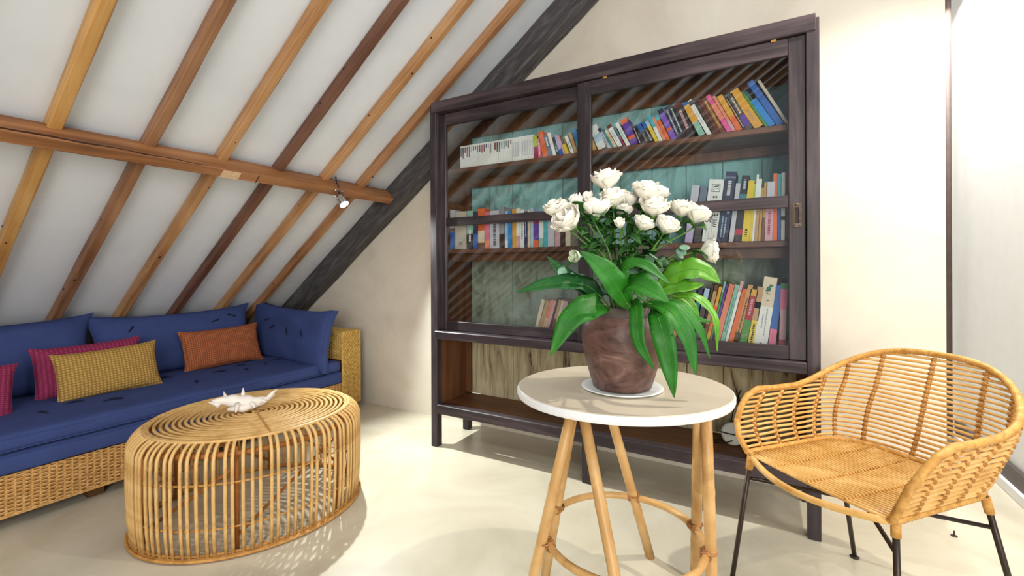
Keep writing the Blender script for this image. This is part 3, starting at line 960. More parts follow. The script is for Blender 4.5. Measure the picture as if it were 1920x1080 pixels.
mt1 = thing('futon_mattress', 'thin blue lower mattress lying on the wicker sofa base', 'mattress', (SX, 0, .232))
soft_box('cover', m_blue, mt1, -0.96, .012, SYA, 2.30, 0, .088, .018, 14, 50, .004, 1.0)
MB().tube([(.0115, SYA + .02 + k * .1, .080 + .0012 * math.sin(k)) for k in range(26)], .003, 5).obj('piping', m_blue, mt1)
mt2 = thing('futon_mattress', 'plump blue tufted upper mattress forming the sofa seat', 'mattress', (SX, 0, .320))
soft_box('cover', m_blue, mt2, -0.96, .004, SYA, 2.30, 0, .078, .026, 18, 60, .007, 4.0, .02)
MB().tube([(.003, SYA + .03 + k * .1, .062 + .0014 * math.sin(k * 1.7)) for k in range(25)], .0028, 5).obj('piping', m_blue, mt2)
MB().tube([(.009, SYA + .03 + k * .1, .012 + .0014 * math.sin(k * 2.2)) for k in range(25)], .0028, 5).obj('piping', m_blue, mt2)
TIES = [(-3.0, .755, .4), (-2.98, 1.02, 1.25), (-3.07, .89, 1.5), (-3.0, 1.42, -.3), (-3.15, 1.63, 1.4), (-3.05, 1.75, -.2), (-3.22, 1.80, 1.2), (-3.13, 1.93, -.5), (-3.25, 1.36, 1.1), (-3.2, 2.05, .9)]
for x, y, a in TIES:
    l = .040
    zt = .0785 + .02 * (1 - ((x - SX + .478) / .48) ** 2) * (1 - ((y - 1.02) / 1.27) ** 2)
    MB().tube([(x - SX - l * math.cos(a), y - l * math.sin(a), zt - .002), (x - SX, y + .004, zt + .005), (x - SX + l * math.cos(a), y + l * math.sin(a), zt - .001)], [.0045, .006, .004], 6).obj('tuft_tie', m_blued, mt2)


def pillow_mesh(name, w, h, t, mat, corner=.06, nu=22, nv=16, seed=0., wr=.008, pinch=.03, box=0.0):
    """pillow in local XZ plane, thickness along Y; knife edge (box=0) or boxed edge"""
    verts, faces = [], []

    def pt(u, v_, s):
        # outline: sides bow in slightly, ears at the corners
        x = u * w / 2 * (1 - pinch * (1 - v_ * v_) * abs(u) ** 3)
        z = v_ * h / 2 * (1 - pinch * 1.6 * (1 - u * u) * abs(v_) ** 3)
        ear = 1 + .045 * (u * u * v_ * v_) ** 3
        x *= ear
        z *= 1 + 1.6 * (ear - 1)
        k = max(0, (1 - u ** 4)) * max(0, (1 - v_ ** 4))
        y = s * (t / 2 * (box + (1 - box) * k ** .5))
        wv = mnoise.noise(Vector((u * 2.3 + seed, v_ * 2.3, seed + s))) * wr
        edge = max(abs(u), abs(v_))
        y += wv * (1 - edge ** 6)
        return (x, y, z)
    for s in (-1, 1):
        o = len(verts)
        for j in range(nv + 1):
            for i in range(nu + 1):
                u = math.sin((-1 + 2 * i / nu) * PI / 2)
                v_ = math.sin((-1 + 2 * j / nv) * PI / 2)
                verts.append(pt(u, v_, s))
        for j in range(nv):
            for i in range(nu):
                a = o + j * (nu + 1) + i
                q = (a, a + 1, a + nu + 2, a + nu + 1)
                faces.append(q if s < 0 else q[::-1])
    n1 = (nu + 1) * (nv + 1)
    bd = [i for i in range(nu + 1)] + [j * (nu + 1) + nu for j in range(1, nv + 1)] + [nv * (nu + 1) + i for i in range(nu - 1, -1, -1)] + [j * (nu + 1) for j in range(nv - 1, 0, -1)]
    if box > 0:
        for a, b_ in zip(bd, bd[1:] + bd[:1]):
            faces.append((b_, a, a + n1, b_ + n1))
    rim = [Vector(verts[i]) for i in bd]
    rim2 = [Vector(verts[i + n1]) for i in bd]
    return MB().add(verts, faces), rim, rim2


def pillow(label, cat, w, h, t, mat, pipe, loc, rotz, tilt, roll=0., seed=0., ties=(), box=0., group=None, wr=.008, pinch=.03, name='throw_pillow'):
    """loc = bottom centre; rotz turns the face (local -Y) ; tilt leans it back"""
    root = thing(name, label, cat, (0, 0, 0), 0, group)
    M = Matrix.Translation(loc) @ Matrix.Rotation(rotz, 4, 'Z') @ Matrix.Rotation(-tilt, 4, 'X') @ Matrix.Rotation(roll, 4, 'Y') @ Matrix.Translation((0, 0, h / 2))
    root.matrix_world = M
    mb, rim, rim2 = pillow_mesh('cover', w, h, t, mat, seed=seed, wr=wr, pinch=pinch, box=box)
    mb.obj('cover', mat, root, True)
    if pipe:
        MB().tube(rim, .0035, 5, True).obj('piping', pipe, root, True)
        if box > 0:
            MB().tube(rim2, .0035, 5, True).obj('piping', pipe, root, True)
    for (x, z, a) in ties:
        k = max(0, 1 - (2 * x / w) ** 4) * max(0, 1 - (2 * z / h) ** 4)
        y = -t / 2 * (box + (1 - box) * k ** .5)
        l = .030
        MB().tube([(x - l * math.cos(a), y + .001, z - l * math.sin(a)), (x, y - .005, z), (x + l * math.cos(a), y + .001, z + l * math.sin(a))], .0046, 6).obj('tuft_tie', m_blued, root)
    return root


m_mag = knit('magenta_weave', (158, 60, 98), .018, .009, .4)
m_mus = knit('mustard_weave', (190, 152, 84), .015, .013, .42)
m_org = knit('rust_weave', (176, 104, 70), .013, .013, .45)
FX = PI / 2      # face turned towards +X
pillow('big blue back cushion at the left end of the sofa, behind the magenta pillow', 'cushion', 1.0, .44, .17, m_blue, m_blue, (-3.47, .615, .388), FX, .30, 0, 1., (), 0, 'blue back cushions', .022, .07, 'back_cushion')
pillow('long blue back cushion in the middle of the sofa, behind the rust pillow', 'cushion', .97, .43, .16, m_blue, m_blue, (-3.47, 1.585, .388), FX, .32, -.01, 2., ((.2, .1, .3), (.33, .13, -.4), (-.3, .1, .9)), 0, 'blue back cushions', .022, .07, 'back_cushion')
pillow('blue tufted cushion leaning on the wicker arm at the right end of the sofa', 'cushion', .96, .42, .13, m_blue, m_blue, (-3.23, 2.145, .375), -.03, .16, .04, 3.,
       ((-.22, .09, .3), (-.14, .04, .5), (.06, .03, -1.2), (.24, .03, -.9)), .35, None, .022, .06, 'arm_cushion')
pillow('magenta woven pillow half hidden behind the mustard one', 'pillow', .45, .27, .11, m_mag, m_mag, (-3.28, 1.035, .412), FX - .10, .30, -.03, 4.)
pillow('mustard woven pillow at the front of the sofa', 'pillow', .43, .25, .11, m_mus, m_mus, (-3.13, 1.07, .412), FX - .10, .32, -.045, 5.)
pillow('rust orange woven pillow propped on the middle of the sofa', 'pillow', .50, .265, .11, m_org, m_org, (-3.34, 1.775, .410), FX - .05, .30, -.02, 6.)
pillow('pink woven pillow cut off by the left edge of the picture', 'pillow', .42, .25, .11, m_mag, m_mag, (-3.13, .475, .412), FX - .05, .35, .10, 7.)

# ------------------------------------------------------------------ rattan coffee table
m_rat = mottled('rattan', [(0.25, (180, 136, 76)), (0.5, (214, 174, 110)), (0.78, (230, 196, 140))], 14, (1, 1, 1), 0.42, 0.1, 60, 0.6, 0.45)
m_ratd = mottled('rattan_binding', [(0.25, (150, 98, 44)), (0.55, (196, 144, 76)), (0.8, (216, 170, 104))], 30, (1, 1, 1), 0.55, 0.1, 60, 0.6)
m_ratin = mottled('rattan_inner', [(0.3, (140, 84, 34)), (0.7, (184, 122, 60))], 12, (1, 1, 1), 0.5, 0, 60, 0.6)
ct = thing('coffee_table', 'low round rattan coffee table of bent upright canes before the sofa', 'table', (-2.068, 1.228, 0), math.radians(62))
ct.scale = (1.055, .94, 1)
TR, TH_, TI = .425, .440, .372
NC = 92
pts = [(TR - .004, .012), (TR + .004, .10), (TR + .008, .22), (TR + .008, .32)]
for k in range(1, 8):
    a = PI / 2 * k / 7
    pts.append((TR + .008 - .062 * (1 - math.cos(a)), .36 + .072 * math.sin(a) * 1.0))
pts[-1] = (TI + .004, .4325)
cane_me = MB().tube([(r, 0, z) for r, z in pts], .0064, 6).mesh('cane', m_rat, True)
for i in range(NC):
    link('cane', cane_me, ct, Matrix.Rotation(2 * PI * (i + .13 * math.sin(i * 3.7)) / NC, 4, 'Z'))


def circ(R, z, n=72, ph=0.):
    return [(R * math.cos(2 * PI * k / n + ph), R * math.sin(2 * PI * k / n + ph), z) for k in range(n)]


rr_ = TI
k = 0
while rr_ > .03:
    MB().tube(circ(rr_, .432 + .001 * math.sin(k * 2.3), max(24, int(80 * rr_ / .37) // 2 * 2)), .0062, 6, True).obj('top_ring', m_rat, ct, True)
    rr_ -= .0205
    k += 1
MB().ball((0, 0, .432), .016, .016, .006).obj('top_button', m_rat, ct, True)
MB().tube(circ(TI + .013, .4335, 80), .0065, 6, True).obj('rim_ring', m_rat, ct, True)
MB().tube(circ(TR, .008, 90), .008, 6, True).tube(circ(TR + .010, .010, 90), .006, 6, True).tube(circ(TR - .01, .018, 90), .006, 6, True).obj('bottom_ring', m_ratd, ct, True)
for z, R in ((.285, TR + .008), (.115, TR + .004)):
    MB().tube(circ(R - .009, z, 90), .004, 6, True).obj('hoop', m_ratd, ct, True)
    b_ = MB()
    for i in range(NC):
        a = 2 * PI * (i + .13 * math.sin(i * 3.7)) / NC
        b_.ball((R * math.cos(a), R * math.sin(a), z), .0068, .0068, .0045, 6, 4)
    b_.obj('binding', m_ratd, ct, True)['kind'] = 'stuff'
for a in (.55, .55 + PI / 2):
    MB().box(-TI, TI, -.008, .008, .418, .4255).obj('top_slat', m_ratin, ct).rotation_euler = (0, 0, a)
MB().box(-TI + .01, TI - .01, -.0035, .0035, .434, .4392, .001).obj('cross_binding', m_ratd, ct).rotation_euler = (0, 0, .55 - PI / 4 + 1.9)
for i in range(6):
    a = 2 * PI * i / 6 + .32
    MB().tube([((TR - .03) * math.cos(a), (TR - .03) * math.sin(a), .01), ((TR - .03) * math.cos(a), (TR - .03) * math.sin(a), .41)], .011, 8).obj('inner_post', m_ratin, ct, True)
    a2 = a + 2 * PI / 6
    MB().tube([((TR - .04) * math.cos(a), (TR - .04) * math.sin(a), .06), ((TR - .04) * math.cos(a2), (TR - .04) * math.sin(a2), .33)], .007, 6).obj('inner_brace', m_ratin, ct, True)
MB().tube(circ(TR - .028, .385, 70), .012, 6, True).obj('inner_hoop', m_ratin, ct, True)

# spider conch shell lying on it
m_shell = plain('white_shell', (240, 234, 226), 0.4, 0, 0.04, 20)
sh = thing('seashell', 'white spiked conch shell lying on the rattan coffee table', 'seashell', (-2.12, 1.20, .4390))
sh.rotation_euler = (0, 0, math.radians(62))
body, rad = [], []
for i in range(15):
    u = i / 14
    body.append((-.12 + .25 * u, .010 * math.sin(u * 7), .030 + .030 * (2 * u - 1) ** 2 + .012 * math.sin(u * 5)))
    rad.append(.004 + .026 * math.sin(PI * min(1, u * 1.05)) ** .8 * (1 + .14 * math.sin(u * 26)))
MB().tube(body, rad, 12).obj('body_whorl', m_shell, sh, True)
MB().tube([(-.06, -.02, .018), (0, -.035, .016), (.07, -.024, .022)], [.008, .018, .008], 10).obj('outer_lip', m_shell, sh, True)
for (bx_, by, tx, ty, tz) in ((-.06, .012, -.075, .045, .085), (.0, .016, .002, .03, .095), (.06, .0, .09, -.05, .035), (.03, -.02, .045, -.07, .02), (-.02, -.022, -.03, -.072, .012), (-.09, 0, -.135, .012, .055), (.10, .0, .142, .012, .072)):
    MB().tube([(bx_, by, .034), ((bx_ + tx) / 2, (by + ty) / 2, (.034 + tz) / 2 + .004), (tx, ty, tz)], [.014, .009, .002], 8).obj('spike', m_shell, sh, True)

# ------------------------------------------------------------------ side table
m_cane = mottled('bamboo_cane', [(0.25, (168, 122, 66)), (0.5, (200, 158, 100)), (0.8, (220, 184, 130))], 7, (1, 1, 1), 0.4, 0.08, 40, 0.6, 0.45)
m_wrap = mottled('cane_wrap', [(0.3, (120, 76, 40)), (0.6, (176, 124, 74)), (0.8, (198, 150, 98))], 50, (1, 1, 1), 0.5, 0.2, 120, 0.4)
m_top = mottled('terrazzo_top', [(0.3, (192, 180, 160)), (0.7, (206, 195, 176))], 5, (1, 1, 1), 0.4, 0.03, 60, 0.6, 0.4)  # beige stone, with the plants' shade put into its colour
TC = Vector((-.406, 1.414, 0))
st = thing('side_table', 'round white stone-topped side table on splayed cane legs', 'table', TC)
MB().lathe([(.300, .692), (.316, .695), (.319, .702), (.319, .713), (.317, .7175), (.314, .720)], seg=80).obj('table_top', m_top, st)
MB().lathe([(.312, .693), (.3175, .695), (.3205, .702), (.3205, .713), (.3180, .7180), (.313, .7185)], seg=80, close_top=False, close_bot=False).obj('table_rim', plain('rim_white', (226, 228, 230), .45, 0, .03), st)
for o in st.children:
    o.rotation_euler = (0, 0, math.radians(30.4))
    o.scale = (1.035, .93, 1)
tt = st.children[0]
tt.rotation_euler = (0, 0, math.radians(-29.6 + 60))
tt.scale = (1.035, .93, 1)
LEGS = [((-.516, 1.287), (-.606, 1.235)), ((-.499, 1.296), (-.352, 1.172)), ((-.575, 1.475), (-.650, 1.455)), ((-.505, 1.515), (-.433, 1.656)), ((-.186, 1.470), (-.208, 1.572)), ((-.168, 1.478), (-.150, 1.436))]
ringp = []
for (tp, rg) in LEGS:
    t3 = Vector((tp[0], tp[1], .692)) - TC
    r3 = Vector((rg[0], rg[1], .25)) - TC
    f3 = r3 + (r3 - t3) * (.25 / .442)
    f3.z = 0.0
    mid = [t3.lerp(f3, q) for q in (0, .3, .36, .38, .40, .7, .72, .74, 1)]
    MB().tube(mid, [.0165, .0165, .0168, .0182, .0168, .0165, .0180, .0166, .0168], 12).obj('leg', m_cane, st, True)
    ringp.append(r3)
RC = Vector((0.0, 0.003, .25))
MB().tube([(RC.x + .243 * math.cos(2 * PI * k / 60), RC.y + .243 * math.sin(2 * PI * k / 60), .25) for k in range(60)], .0115, 10, True).obj('stretcher_ring', m_cane, st, True)
for r3 in ringp:
    d = (r3 - RC)
    d.z = 0
    d.normalize()
    tn = Vector((-d.y, d.x, 0))
    w_ = MB()
    c = RC + d * .243
    for k in (-2, -1, 0, 1, 2):
        q = c + tn * (k * .008)
        w_.tube([q + d * (.0145 * math.cos(a)) + Vector((0, 0, .0145 * math.sin(a))) for a in [2 * PI * j / 10 for j in range(10)]], .0028, 5, True)
    w_.tube([c.lerp(r3, .5) + d * (.024 * math.cos(a)) + Vector((0, 0, .010)) + tn * (.02 * math.sin(a)) for a in [2 * PI * j / 12 for j in range(12)]], .003, 5, True)
    w_.obj('lashing', m_wrap, st, True)

# saucer and pot
POT = Vector((-.397, 1.383, .7205))
sa = MB().lathe([(.07, 0), (.108, .002), (.124, .007), (.122, .0095), (.105, .005), (.0, .0045)], seg=64, close_top=False).obj('saucer', plain('saucer_white', (226, 230, 230), 0.35, 0, .02), None, True)
sa.location = POT
tag(sa, 'thin white saucer under the wooden pot', 'saucer')
m_pot = mottled('burl_wood', [(0.26, (30, 20, 19)), (0.42, (84, 58, 51)), (0.6, (112, 82, 74)), (0.8, (162, 132, 122))], 8, (1, 1, 1.7), 0.42, 0.25, 34, 2.0, 0.5)
pot = thing('flower_pot', 'rounded brown burl wood pot holding the roses', 'pot', POT + Vector((0, 0, .0052)))
prof = [(.078, 0), (.088, .004), (.096, .03), (.109, .075), (.119, .12), (.1235, .155), (.121, .185), (.113, .212), (.1045, .222)]
bodyv = MB().lathe(prof, seg=64, close_top=False)
jv = []
for (x, y, z) in bodyv.v:
    a = math.atan2(y, x)
    k = 1 + .02 * mnoise.noise(Vector((math.cos(a) * 2, math.sin(a) * 2, z * 12)))
    jv.append((x * k, y * k, z))
bodyv.v = jv
bodyv.obj('pot_body', m_pot, pot, True)
MB().lathe([(.1045, .218), (.1040, .250), (.098, .252), (.096, .235), (.090, .12), (.07, .02)], seg=56, close_top=False, close_bot=False).obj('collar', plain('pot_collar', (82, 72, 66), 0.5, 0, .15), pot, True)
MB().lathe([(.0, .205), (.093, .205)], seg=32, close_top=False, close_bot=False).obj('soil', plain('wet_foam', (38, 48, 26), 0.9), pot)

# ------------------------------------------------------------------ roses and leaves
m_stem = plain('rose_stem', (84, 128, 52), 0.5, 0, .2)
m_rleaf = mottled('rose_leaf', [(0.3, (26, 62, 26)), (0.6, (50, 96, 40)), (0.85, (84, 128, 58))], 18, (1, 1, 1), 0.5, 0, 60)
m_petal = plain('white_petal', (246, 242, 230), 0.6, 0, .02, 20)
m_petal.node_tree.nodes['Principled BSDF'].inputs['Subsurface Weight'].default_value = 0.0
m_bud = plain('green_white_bud', (206, 220, 190), 0.6, 0, .08, 30)


def petal_mesh(name, width, height, cup, flare, mat, seed):
    """petal of unit rose: rises from the base, cupped around the Z axis at radius cup"""
    verts, faces = [], []
    nu, nv = 8, 7
    for s in (0, 1):
        for j in range(nv + 1):
            v_ = j / nv
            for i in range(nu + 1):
                u = -1 + 2 * i / nu
                half = width * (math.sin(PI * (.14 + .56 * v_)) ** .8)
                if v_ > .7:
                    half *= 1 - .45 * ((v_ - .7) / .3) ** 2.5
                rad_ = .10 + cup * math.sin(PI / 2 * min(1, v_ * 1.35)) + flare * max(0, v_ - .55) ** 1.6
                rad_ += .05 * mnoise.noise(Vector((u * 1.5 + seed, v_ * 2, seed))) + (.012 if s == 0 else 0)
                a = u * half / max(.18, cup + .1)
                zz = -.55 + height * v_ - .18 * abs(u) ** 2.5 * v_ - flare * .5 * max(0, v_ - .7)
                zz += .06 * mnoise.noise(Vector((u * 2 + seed, 4, seed)))
                verts.append((rad_ * math.cos(a), rad_ * math.sin(a), zz))
    n1 = (nu + 1) * (nv + 1)
    for s in (0, 1):
        for j in range(nv):
            for i in range(nu):
                a = s * n1 + j * (nu + 1) + i
                q = (a, a + 1, a + nu + 2, a + nu + 1)
                faces.append(q if s == 0 else q[::-1])
    bd = [i for i in range(nu + 1)] + [j * (nu + 1) + nu for j in range(1, nv + 1)] + [nv * (nu + 1) + i for i in range(nu - 1, -1, -1)] + [j * (nu + 1) for j in range(nv - 1, 0, -1)]
    for a, b_ in zip(bd, bd[1:] + bd[:1]):
        faces.append((b_, a, a + n1, b_ + n1))
    return MB().add(verts, faces).mesh(name, mat, True)


PM = {}
for mk, mt_ in (('w', m_petal), ('g', m_bud)):
    PM[mk] = ([petal_mesh('petal', .70, 1.42, .26, .0, mt_, 1.), petal_mesh('petal', .70, 1.38, .32, .02, mt_, 2.)],
              [petal_mesh('petal', .98, 1.38, .56, .10, mt_, 3.), petal_mesh('petal', .98, 1.34, .60, .16, mt_, 4.)],
              [petal_mesh('petal', 1.15, 1.26, .78, .22, mt_, 5.), petal_mesh('petal', 1.15, 1.20, .82, .42, mt_, 6.), petal_mesh('petal', 1.2, 1.14, .80, .7, mt_, 7.)])
core_me = {k: MB().ball((0, 0, -.05), .26, .26, .55, 10, 8).mesh('bud_core', m, True) for k, m in (('w', m_petal), ('g', m_bud))}
sep_me = MB().tube([(0, 0, -.75), (0, 0, -.55), (0, 0, -.36)], [.08, .24, .16], 8).mesh('sepal', m_stem, True)


def leaf_mb(pts, widths, up, th=.0008, fold=.25, wave=0., seed=0.):
    """blade along pts (Bezier-sampled), widths per sample (half), up = blade normal hint"""
    verts, faces = [], []
    n = len(pts)
    cs = (-1, -.55, 0, .55, 1)
    up = Vector(up)
    for s in (0, 1):
        for i, p in enumerate(pts):
            t = (pts[min(i + 1, n - 1)] - pts[max(i - 1, 0)]).normalized()
            side = t.cross(up)
            if side.length < 1e-4:
                side = t.orthogonal()
            side.normalize()
            nr = side.cross(t).normalized()
            for c in cs:
                w = widths[i]
                lift = fold * abs(c) * w + wave * math.sin(i * 1.3 + seed + c * 2) * w * abs(c)
                verts.append(p + side * (c * w) + nr * (lift - s * th * 2))
    m = len(cs)
    n1 = n * m
    for s in (0, 1):
        for i in range(n - 1):
            for k in range(m - 1):
                a = s * n1 + i * m + k
                q = (a, a + 1, a + m + 1, a + m)
                faces.append(q if s else q[::-1])
    for i in range(n - 1):
        for k in (0, m - 1):
            a, b_ = i * m + k, (i + 1) * m + k
            faces.append((a, b_, b_ + n1, a + n1) if k else (b_, a, a + n1, b_ + n1))
    return MB().add(verts, faces)


def bez(P, n=14):
    P = [Vector(p) for p in P]
    out = []
    # Catmull-Rom through the four points
    Q = [P[0] * 2 - P[1]] + P + [P[-1] * 2 - P[-2]]
    segs = len(P) - 1
    for i in range(n + 1):
        u = i / n * segs
        k = min(int(u), segs - 1)
        t = u - k
        a, b_, c, d = Q[k], Q[k + 1], Q[k + 2], Q[k + 3]
        out.append(.5 * ((2 * b_) + (c - a) * t + (2 * a - 5 * b_ + 4 * c - d) * t * t + (3 * b_ - a - 3 * c + d) * t ** 3))
    return out


rl_me = []
for sd in range(3):
    pp = [Vector((0, x * .045, .006 * math.sin(x * 3) * (1 + sd))) for x in [i / 7 for i in range(8)]]
    rl_me.append(leaf_mb(pp, [.0155 * math.sin(PI * min(1, (i / 7) ** .8 * .97 + .02)) for i in range(8)], (0, 0, 1), .0004, .25, .1, sd).mesh('leaf', m_rleaf, True))

ROSES = [
    (-0.437, 1.362, 1.361, 0.0387, 'white rose at the very top of the bouquet'),
    (-0.502, 1.279, 1.292, 0.024, 'closed white rosebud on the upper left, above the leftmost roses'),
    (-0.493, 1.353, 1.311, 0.0214, 'small white rose tucked behind the upper left bud'),
    (-0.452, 1.308, 1.268, 0.0376, 'open white rose in the left middle of the bouquet'),
    (-0.413, 1.353, 1.302, 0.0347, 'white rose just below the topmost one'),
    (-0.556, 1.248, 1.269, 0.0308, 'leftmost white rose of the bouquet'),
    (-0.512, 1.239, 1.231, 0.0402, 'large drooping white rose at the lower left of the bouquet'),
    (-0.387, 1.437, 1.303, 0.0326, 'white rose at the back centre of the bouquet'),
    (-0.392, 1.388, 1.269, 0.0247, 'small white rose half hidden in the centre of the bouquet'),
    (-0.326, 1.403, 1.322, 0.0382, 'wide white rose at the top right of the bouquet'),
    (-0.300, 1.475, 1.326, 0.0252, 'small white rose peeking out behind the wide top right rose'),
    (-0.298, 1.384, 1.270, 0.0374, 'large white rose right of centre in the bouquet'),
    (-0.320, 1.336, 1.220, 0.0252, 'hanging white rose under the large right-centre rose'),
    (-0.262, 1.381, 1.213, 0.0301, 'round white rose low in the right half of the bouquet'),
    (-0.235, 1.477, 1.272, 0.0317, 'white rose second from the right edge, in front of the middle shelf books'),
    (-0.194, 1.483, 1.252, 0.0345, 'big white rose at the right edge, in front of the Suite WHITE book'),
    (-0.163, 1.495, 1.144, 0.0313, 'lowest white rose, drooping far right above the light green leaf'),
    (-0.381, 1.313, 1.221, 0.0187, 'small white bud low in the centre among the stems'),
    (-0.481, 1.222, 1.127, 0.0196, 'greenish white bud at the lower left among the leaves'),
]
rs = random.Random(21)
POTC = Vector((POT.x, POT.y, .94))
for ri, (x, y, z, R, lab) in enumerate(ROSES):
    c = Vector((x, y, z))
    base = Vector((POT.x + rs.uniform(-.05, .05), POT.y + rs.uniform(-.05, .05), .933))
    root = thing('rose', lab, 'flower', base, 0, 'white roses in the burl pot')
    outw = Vector((c.x - POT.x, c.y - POT.y, 0))
    droop = 0.9 if z < 1.16 else (.35 if z < 1.24 else 0)
    axd = (outw * (2.0 + 4 * droop) + Vector((0, 0, 1.0 - droop)) + Vector((rs.uniform(-.25, .25), rs.uniform(-.35, .05), 0))).normalized()
    neck = c - axd * R * .6
    m1 = base.lerp(neck, .5) + Vector((0, 0, .035)) + outw * -.12
    sp_ = bez([base, m1, neck - axd * .025, neck], 12)
    MB().tube([p - base for p in sp_], .0028, 6).obj('stem', m_stem, root, True)
    q = axd.to_track_quat('Z', 'Y')
    MW = Matrix.Translation(c - base) @ q.to_matrix().to_4x4() @ Matrix.Rotation(rs.uniform(0, 6), 4, 'Z') @ Matrix.Diagonal((R * 1.2, R * 1.2, R * 1.2, 1))
    key = 'g' if 'greenish' in lab else 'w'
    bl = link('bloom', core_me[key], root, MW)
    small = R < .026
    for layer, cnt in ((0, 3), (1, 4), (2, 0 if 'bud' in lab else (4 if small else 5))):
        for i in range(cnt):
            me = rs.choice(PM[key][layer])
            link('petal', me, bl, Matrix.Rotation(2 * PI * i / max(1, cnt) + layer * .5 + rs.uniform(-.2, .2), 4, 'Z'))
    link('sepal', sep_me, bl)
    for k in range(9 if not small else 7):
        t = rs.uniform(.2, .84)
        p = sp_[int(t * 12)] - base
        a = rs.uniform(0, 2 * PI)
        s_ = rs.uniform(.9, 1.5)
        link('leaf', rs.choice(rl_me), root, Matrix.Translation(p) @ Matrix.Rotation(a, 4, 'Z') @ Matrix.Rotation(rs.uniform(-.7, .7), 4, 'X') @ Matrix.Rotation(rs.uniform(-.5, .5), 4, 'Y') @ Matrix.Scale(s_, 4))

m_lf = mottled('broad_leaf', [(0.3, (20, 88, 14)), (0.6, (36, 112, 22)), (0.85, (66, 140, 40))], 10, (1, 1, 1), 0.5, 0.15, 60, 0.5, 0.35)
m_lfd = mottled('broad_leaf_dark', [(0.3, (12, 58, 22)), (0.6, (24, 84, 34)), (0.85, (46, 110, 50))], 10, (1, 1, 1), 0.5, 0.15, 60, 0.5, 0.35)
m_lfl = mottled('broad_leaf_light', [(0.3, (64, 128, 22)), (0.6, (100, 158, 38)), (0.85, (150, 188, 74))], 10, (1, 1, 1), 0.4, 0.1, 40, 0.5, 0.45)
for m in (m_lf, m_lfd, m_lfl):
    m.node_tree.nodes['Principled BSDF'].inputs['Transmission Weight'].default_value = 0.0
m_rib = plain('leaf_midrib', (74, 134, 50), 0.5, 0, .1)
UPV = Vector((0, -.35, 1))
LEAVES = [
    ([(-0.425, 1.288, 1.003), (-0.468, 1.252, 1.044), (-0.541, 1.188, 1.049), (-0.632, 1.136, 1.025)], .033, m_lfd, (.2, -1, .9), 'long dark leaf reaching out to the far left of the pot'),
    ([(-0.413, 1.272, 0.985), (-0.42, 1.211, 0.99), (-0.465, 1.139, 0.956), (-0.506, 1.093, 0.861)], .041, m_lf, (.25, -1, .45), 'broad green leaf hanging down at the left of the pot'),
    ([(-0.453, 1.307, 0.994), (-0.481, 1.268, 1.037), (-0.524, 1.232, 1.077), (-0.567, 1.207, 1.128)], .026, m_lfd, (.5, -1, .6), 'dark upright leaf pointing up left behind the round grey leaves'),
    ([(-0.345, 1.288, 0.977), (-0.359, 1.223, 1.035), (-0.39, 1.182, 1.091), (-0.447, 1.161, 1.141)], .037, m_lf, (.4, -1, .5), 'big upright green leaf over the middle of the pot'),
    ([(-0.309, 1.354, 0.983), (-0.364, 1.265, 1.075), (-0.304, 1.254, 1.105), (-0.229, 1.25, 1.051)], .028, m_lf, (0, -.7, 1), 'folded green leaf arching over the centre to the right'),
    ([(-0.373, 1.295, 1.011), (-0.326, 1.241, 1.053), (-0.271, 1.215, 1.037), (-0.226, 1.218, 1.005)], .036, m_lf, (.1, -1, .8), 'bright leaf lying across the rim right of centre'),
    ([(-0.342, 1.301, 0.999), (-0.305, 1.20, 0.985), (-0.291, 1.171, 0.904), (-0.254, 1.178, 0.835)], .021, m_lf, (-.1, -1, .2), 'narrow torn leaf hanging over the front of the pot'),
    ([(-0.286, 1.31, 0.990), (-0.242, 1.185, 0.955), (-0.219, 1.172, 0.864), (-0.205, 1.172, 0.772)], .029, m_lf, (.1, -1, .15), 'longest green leaf hanging down almost to the table top'),
    ([(-0.309, 1.297, 0.994), (-0.228, 1.228, 0.985), (-0.182, 1.22, 0.917), (-0.162, 1.22, 0.824)], .028, m_lf, (.5, -.8, .5), 'arching leaf drooping at the right front of the pot'),
    ([(-0.292, 1.399, 1.035), (-0.235, 1.408, 1.079), (-0.174, 1.42, 1.086), (-0.122, 1.438, 1.050)], .040, m_lfl, (-.1, -1, .7), 'wide light green leaf spreading right in front of the lower books'),
    ([(-0.288, 1.378, 1.015), (-0.237, 1.384, 1.035), (-0.195, 1.396, 1.040), (-0.164, 1.414, 1.046)], .022, m_lfl, (.1, -.9, .7), 'short pale leaf under the wide light green one'),
    ([(-0.264, 1.391, 1.009), (-0.187, 1.378, 1.012), (-0.134, 1.385, 0.955), (-0.126, 1.378, 0.860)], .017, m_lfl, (.7, -.6, .7), 'slender yellow-green leaf, drooping farthest right'),
    ([(-0.279, 1.337, 0.998), (-0.212, 1.306, 0.990), (-0.166, 1.309, 0.930), (-0.138, 1.314, 0.851)], .019, m_lf, (.7, -.6, .6), 'slim green leaf drooping between the two right-hand ones'),
    ([(-0.256, 1.419, 1.007), (-0.218, 1.418, 1.002), (-0.193, 1.421, 0.975), (-0.178, 1.429, 0.942)], .015, m_lfl, (.5, -.8, .6), 'short yellow-green leaf hidden behind the slender right leaf'),
    ([(-0.257, 1.384, 0.990), (-0.211, 1.376, 0.965), (-0.176, 1.384, 0.947), (-0.142, 1.403, 0.937)], .011, m_lf, (.2, -.9, .6), 'small pointed leaf sticking out right below the others'),
    ([(-0.305, 1.46, 1.003), (-0.23, 1.503, 1.069), (-0.211, 1.513, 1.104), (-0.205, 1.517, 1.149)], .022, m_lf, (.2, -1, .2), 'upright leaf at the back right under the lowest rose'),
]
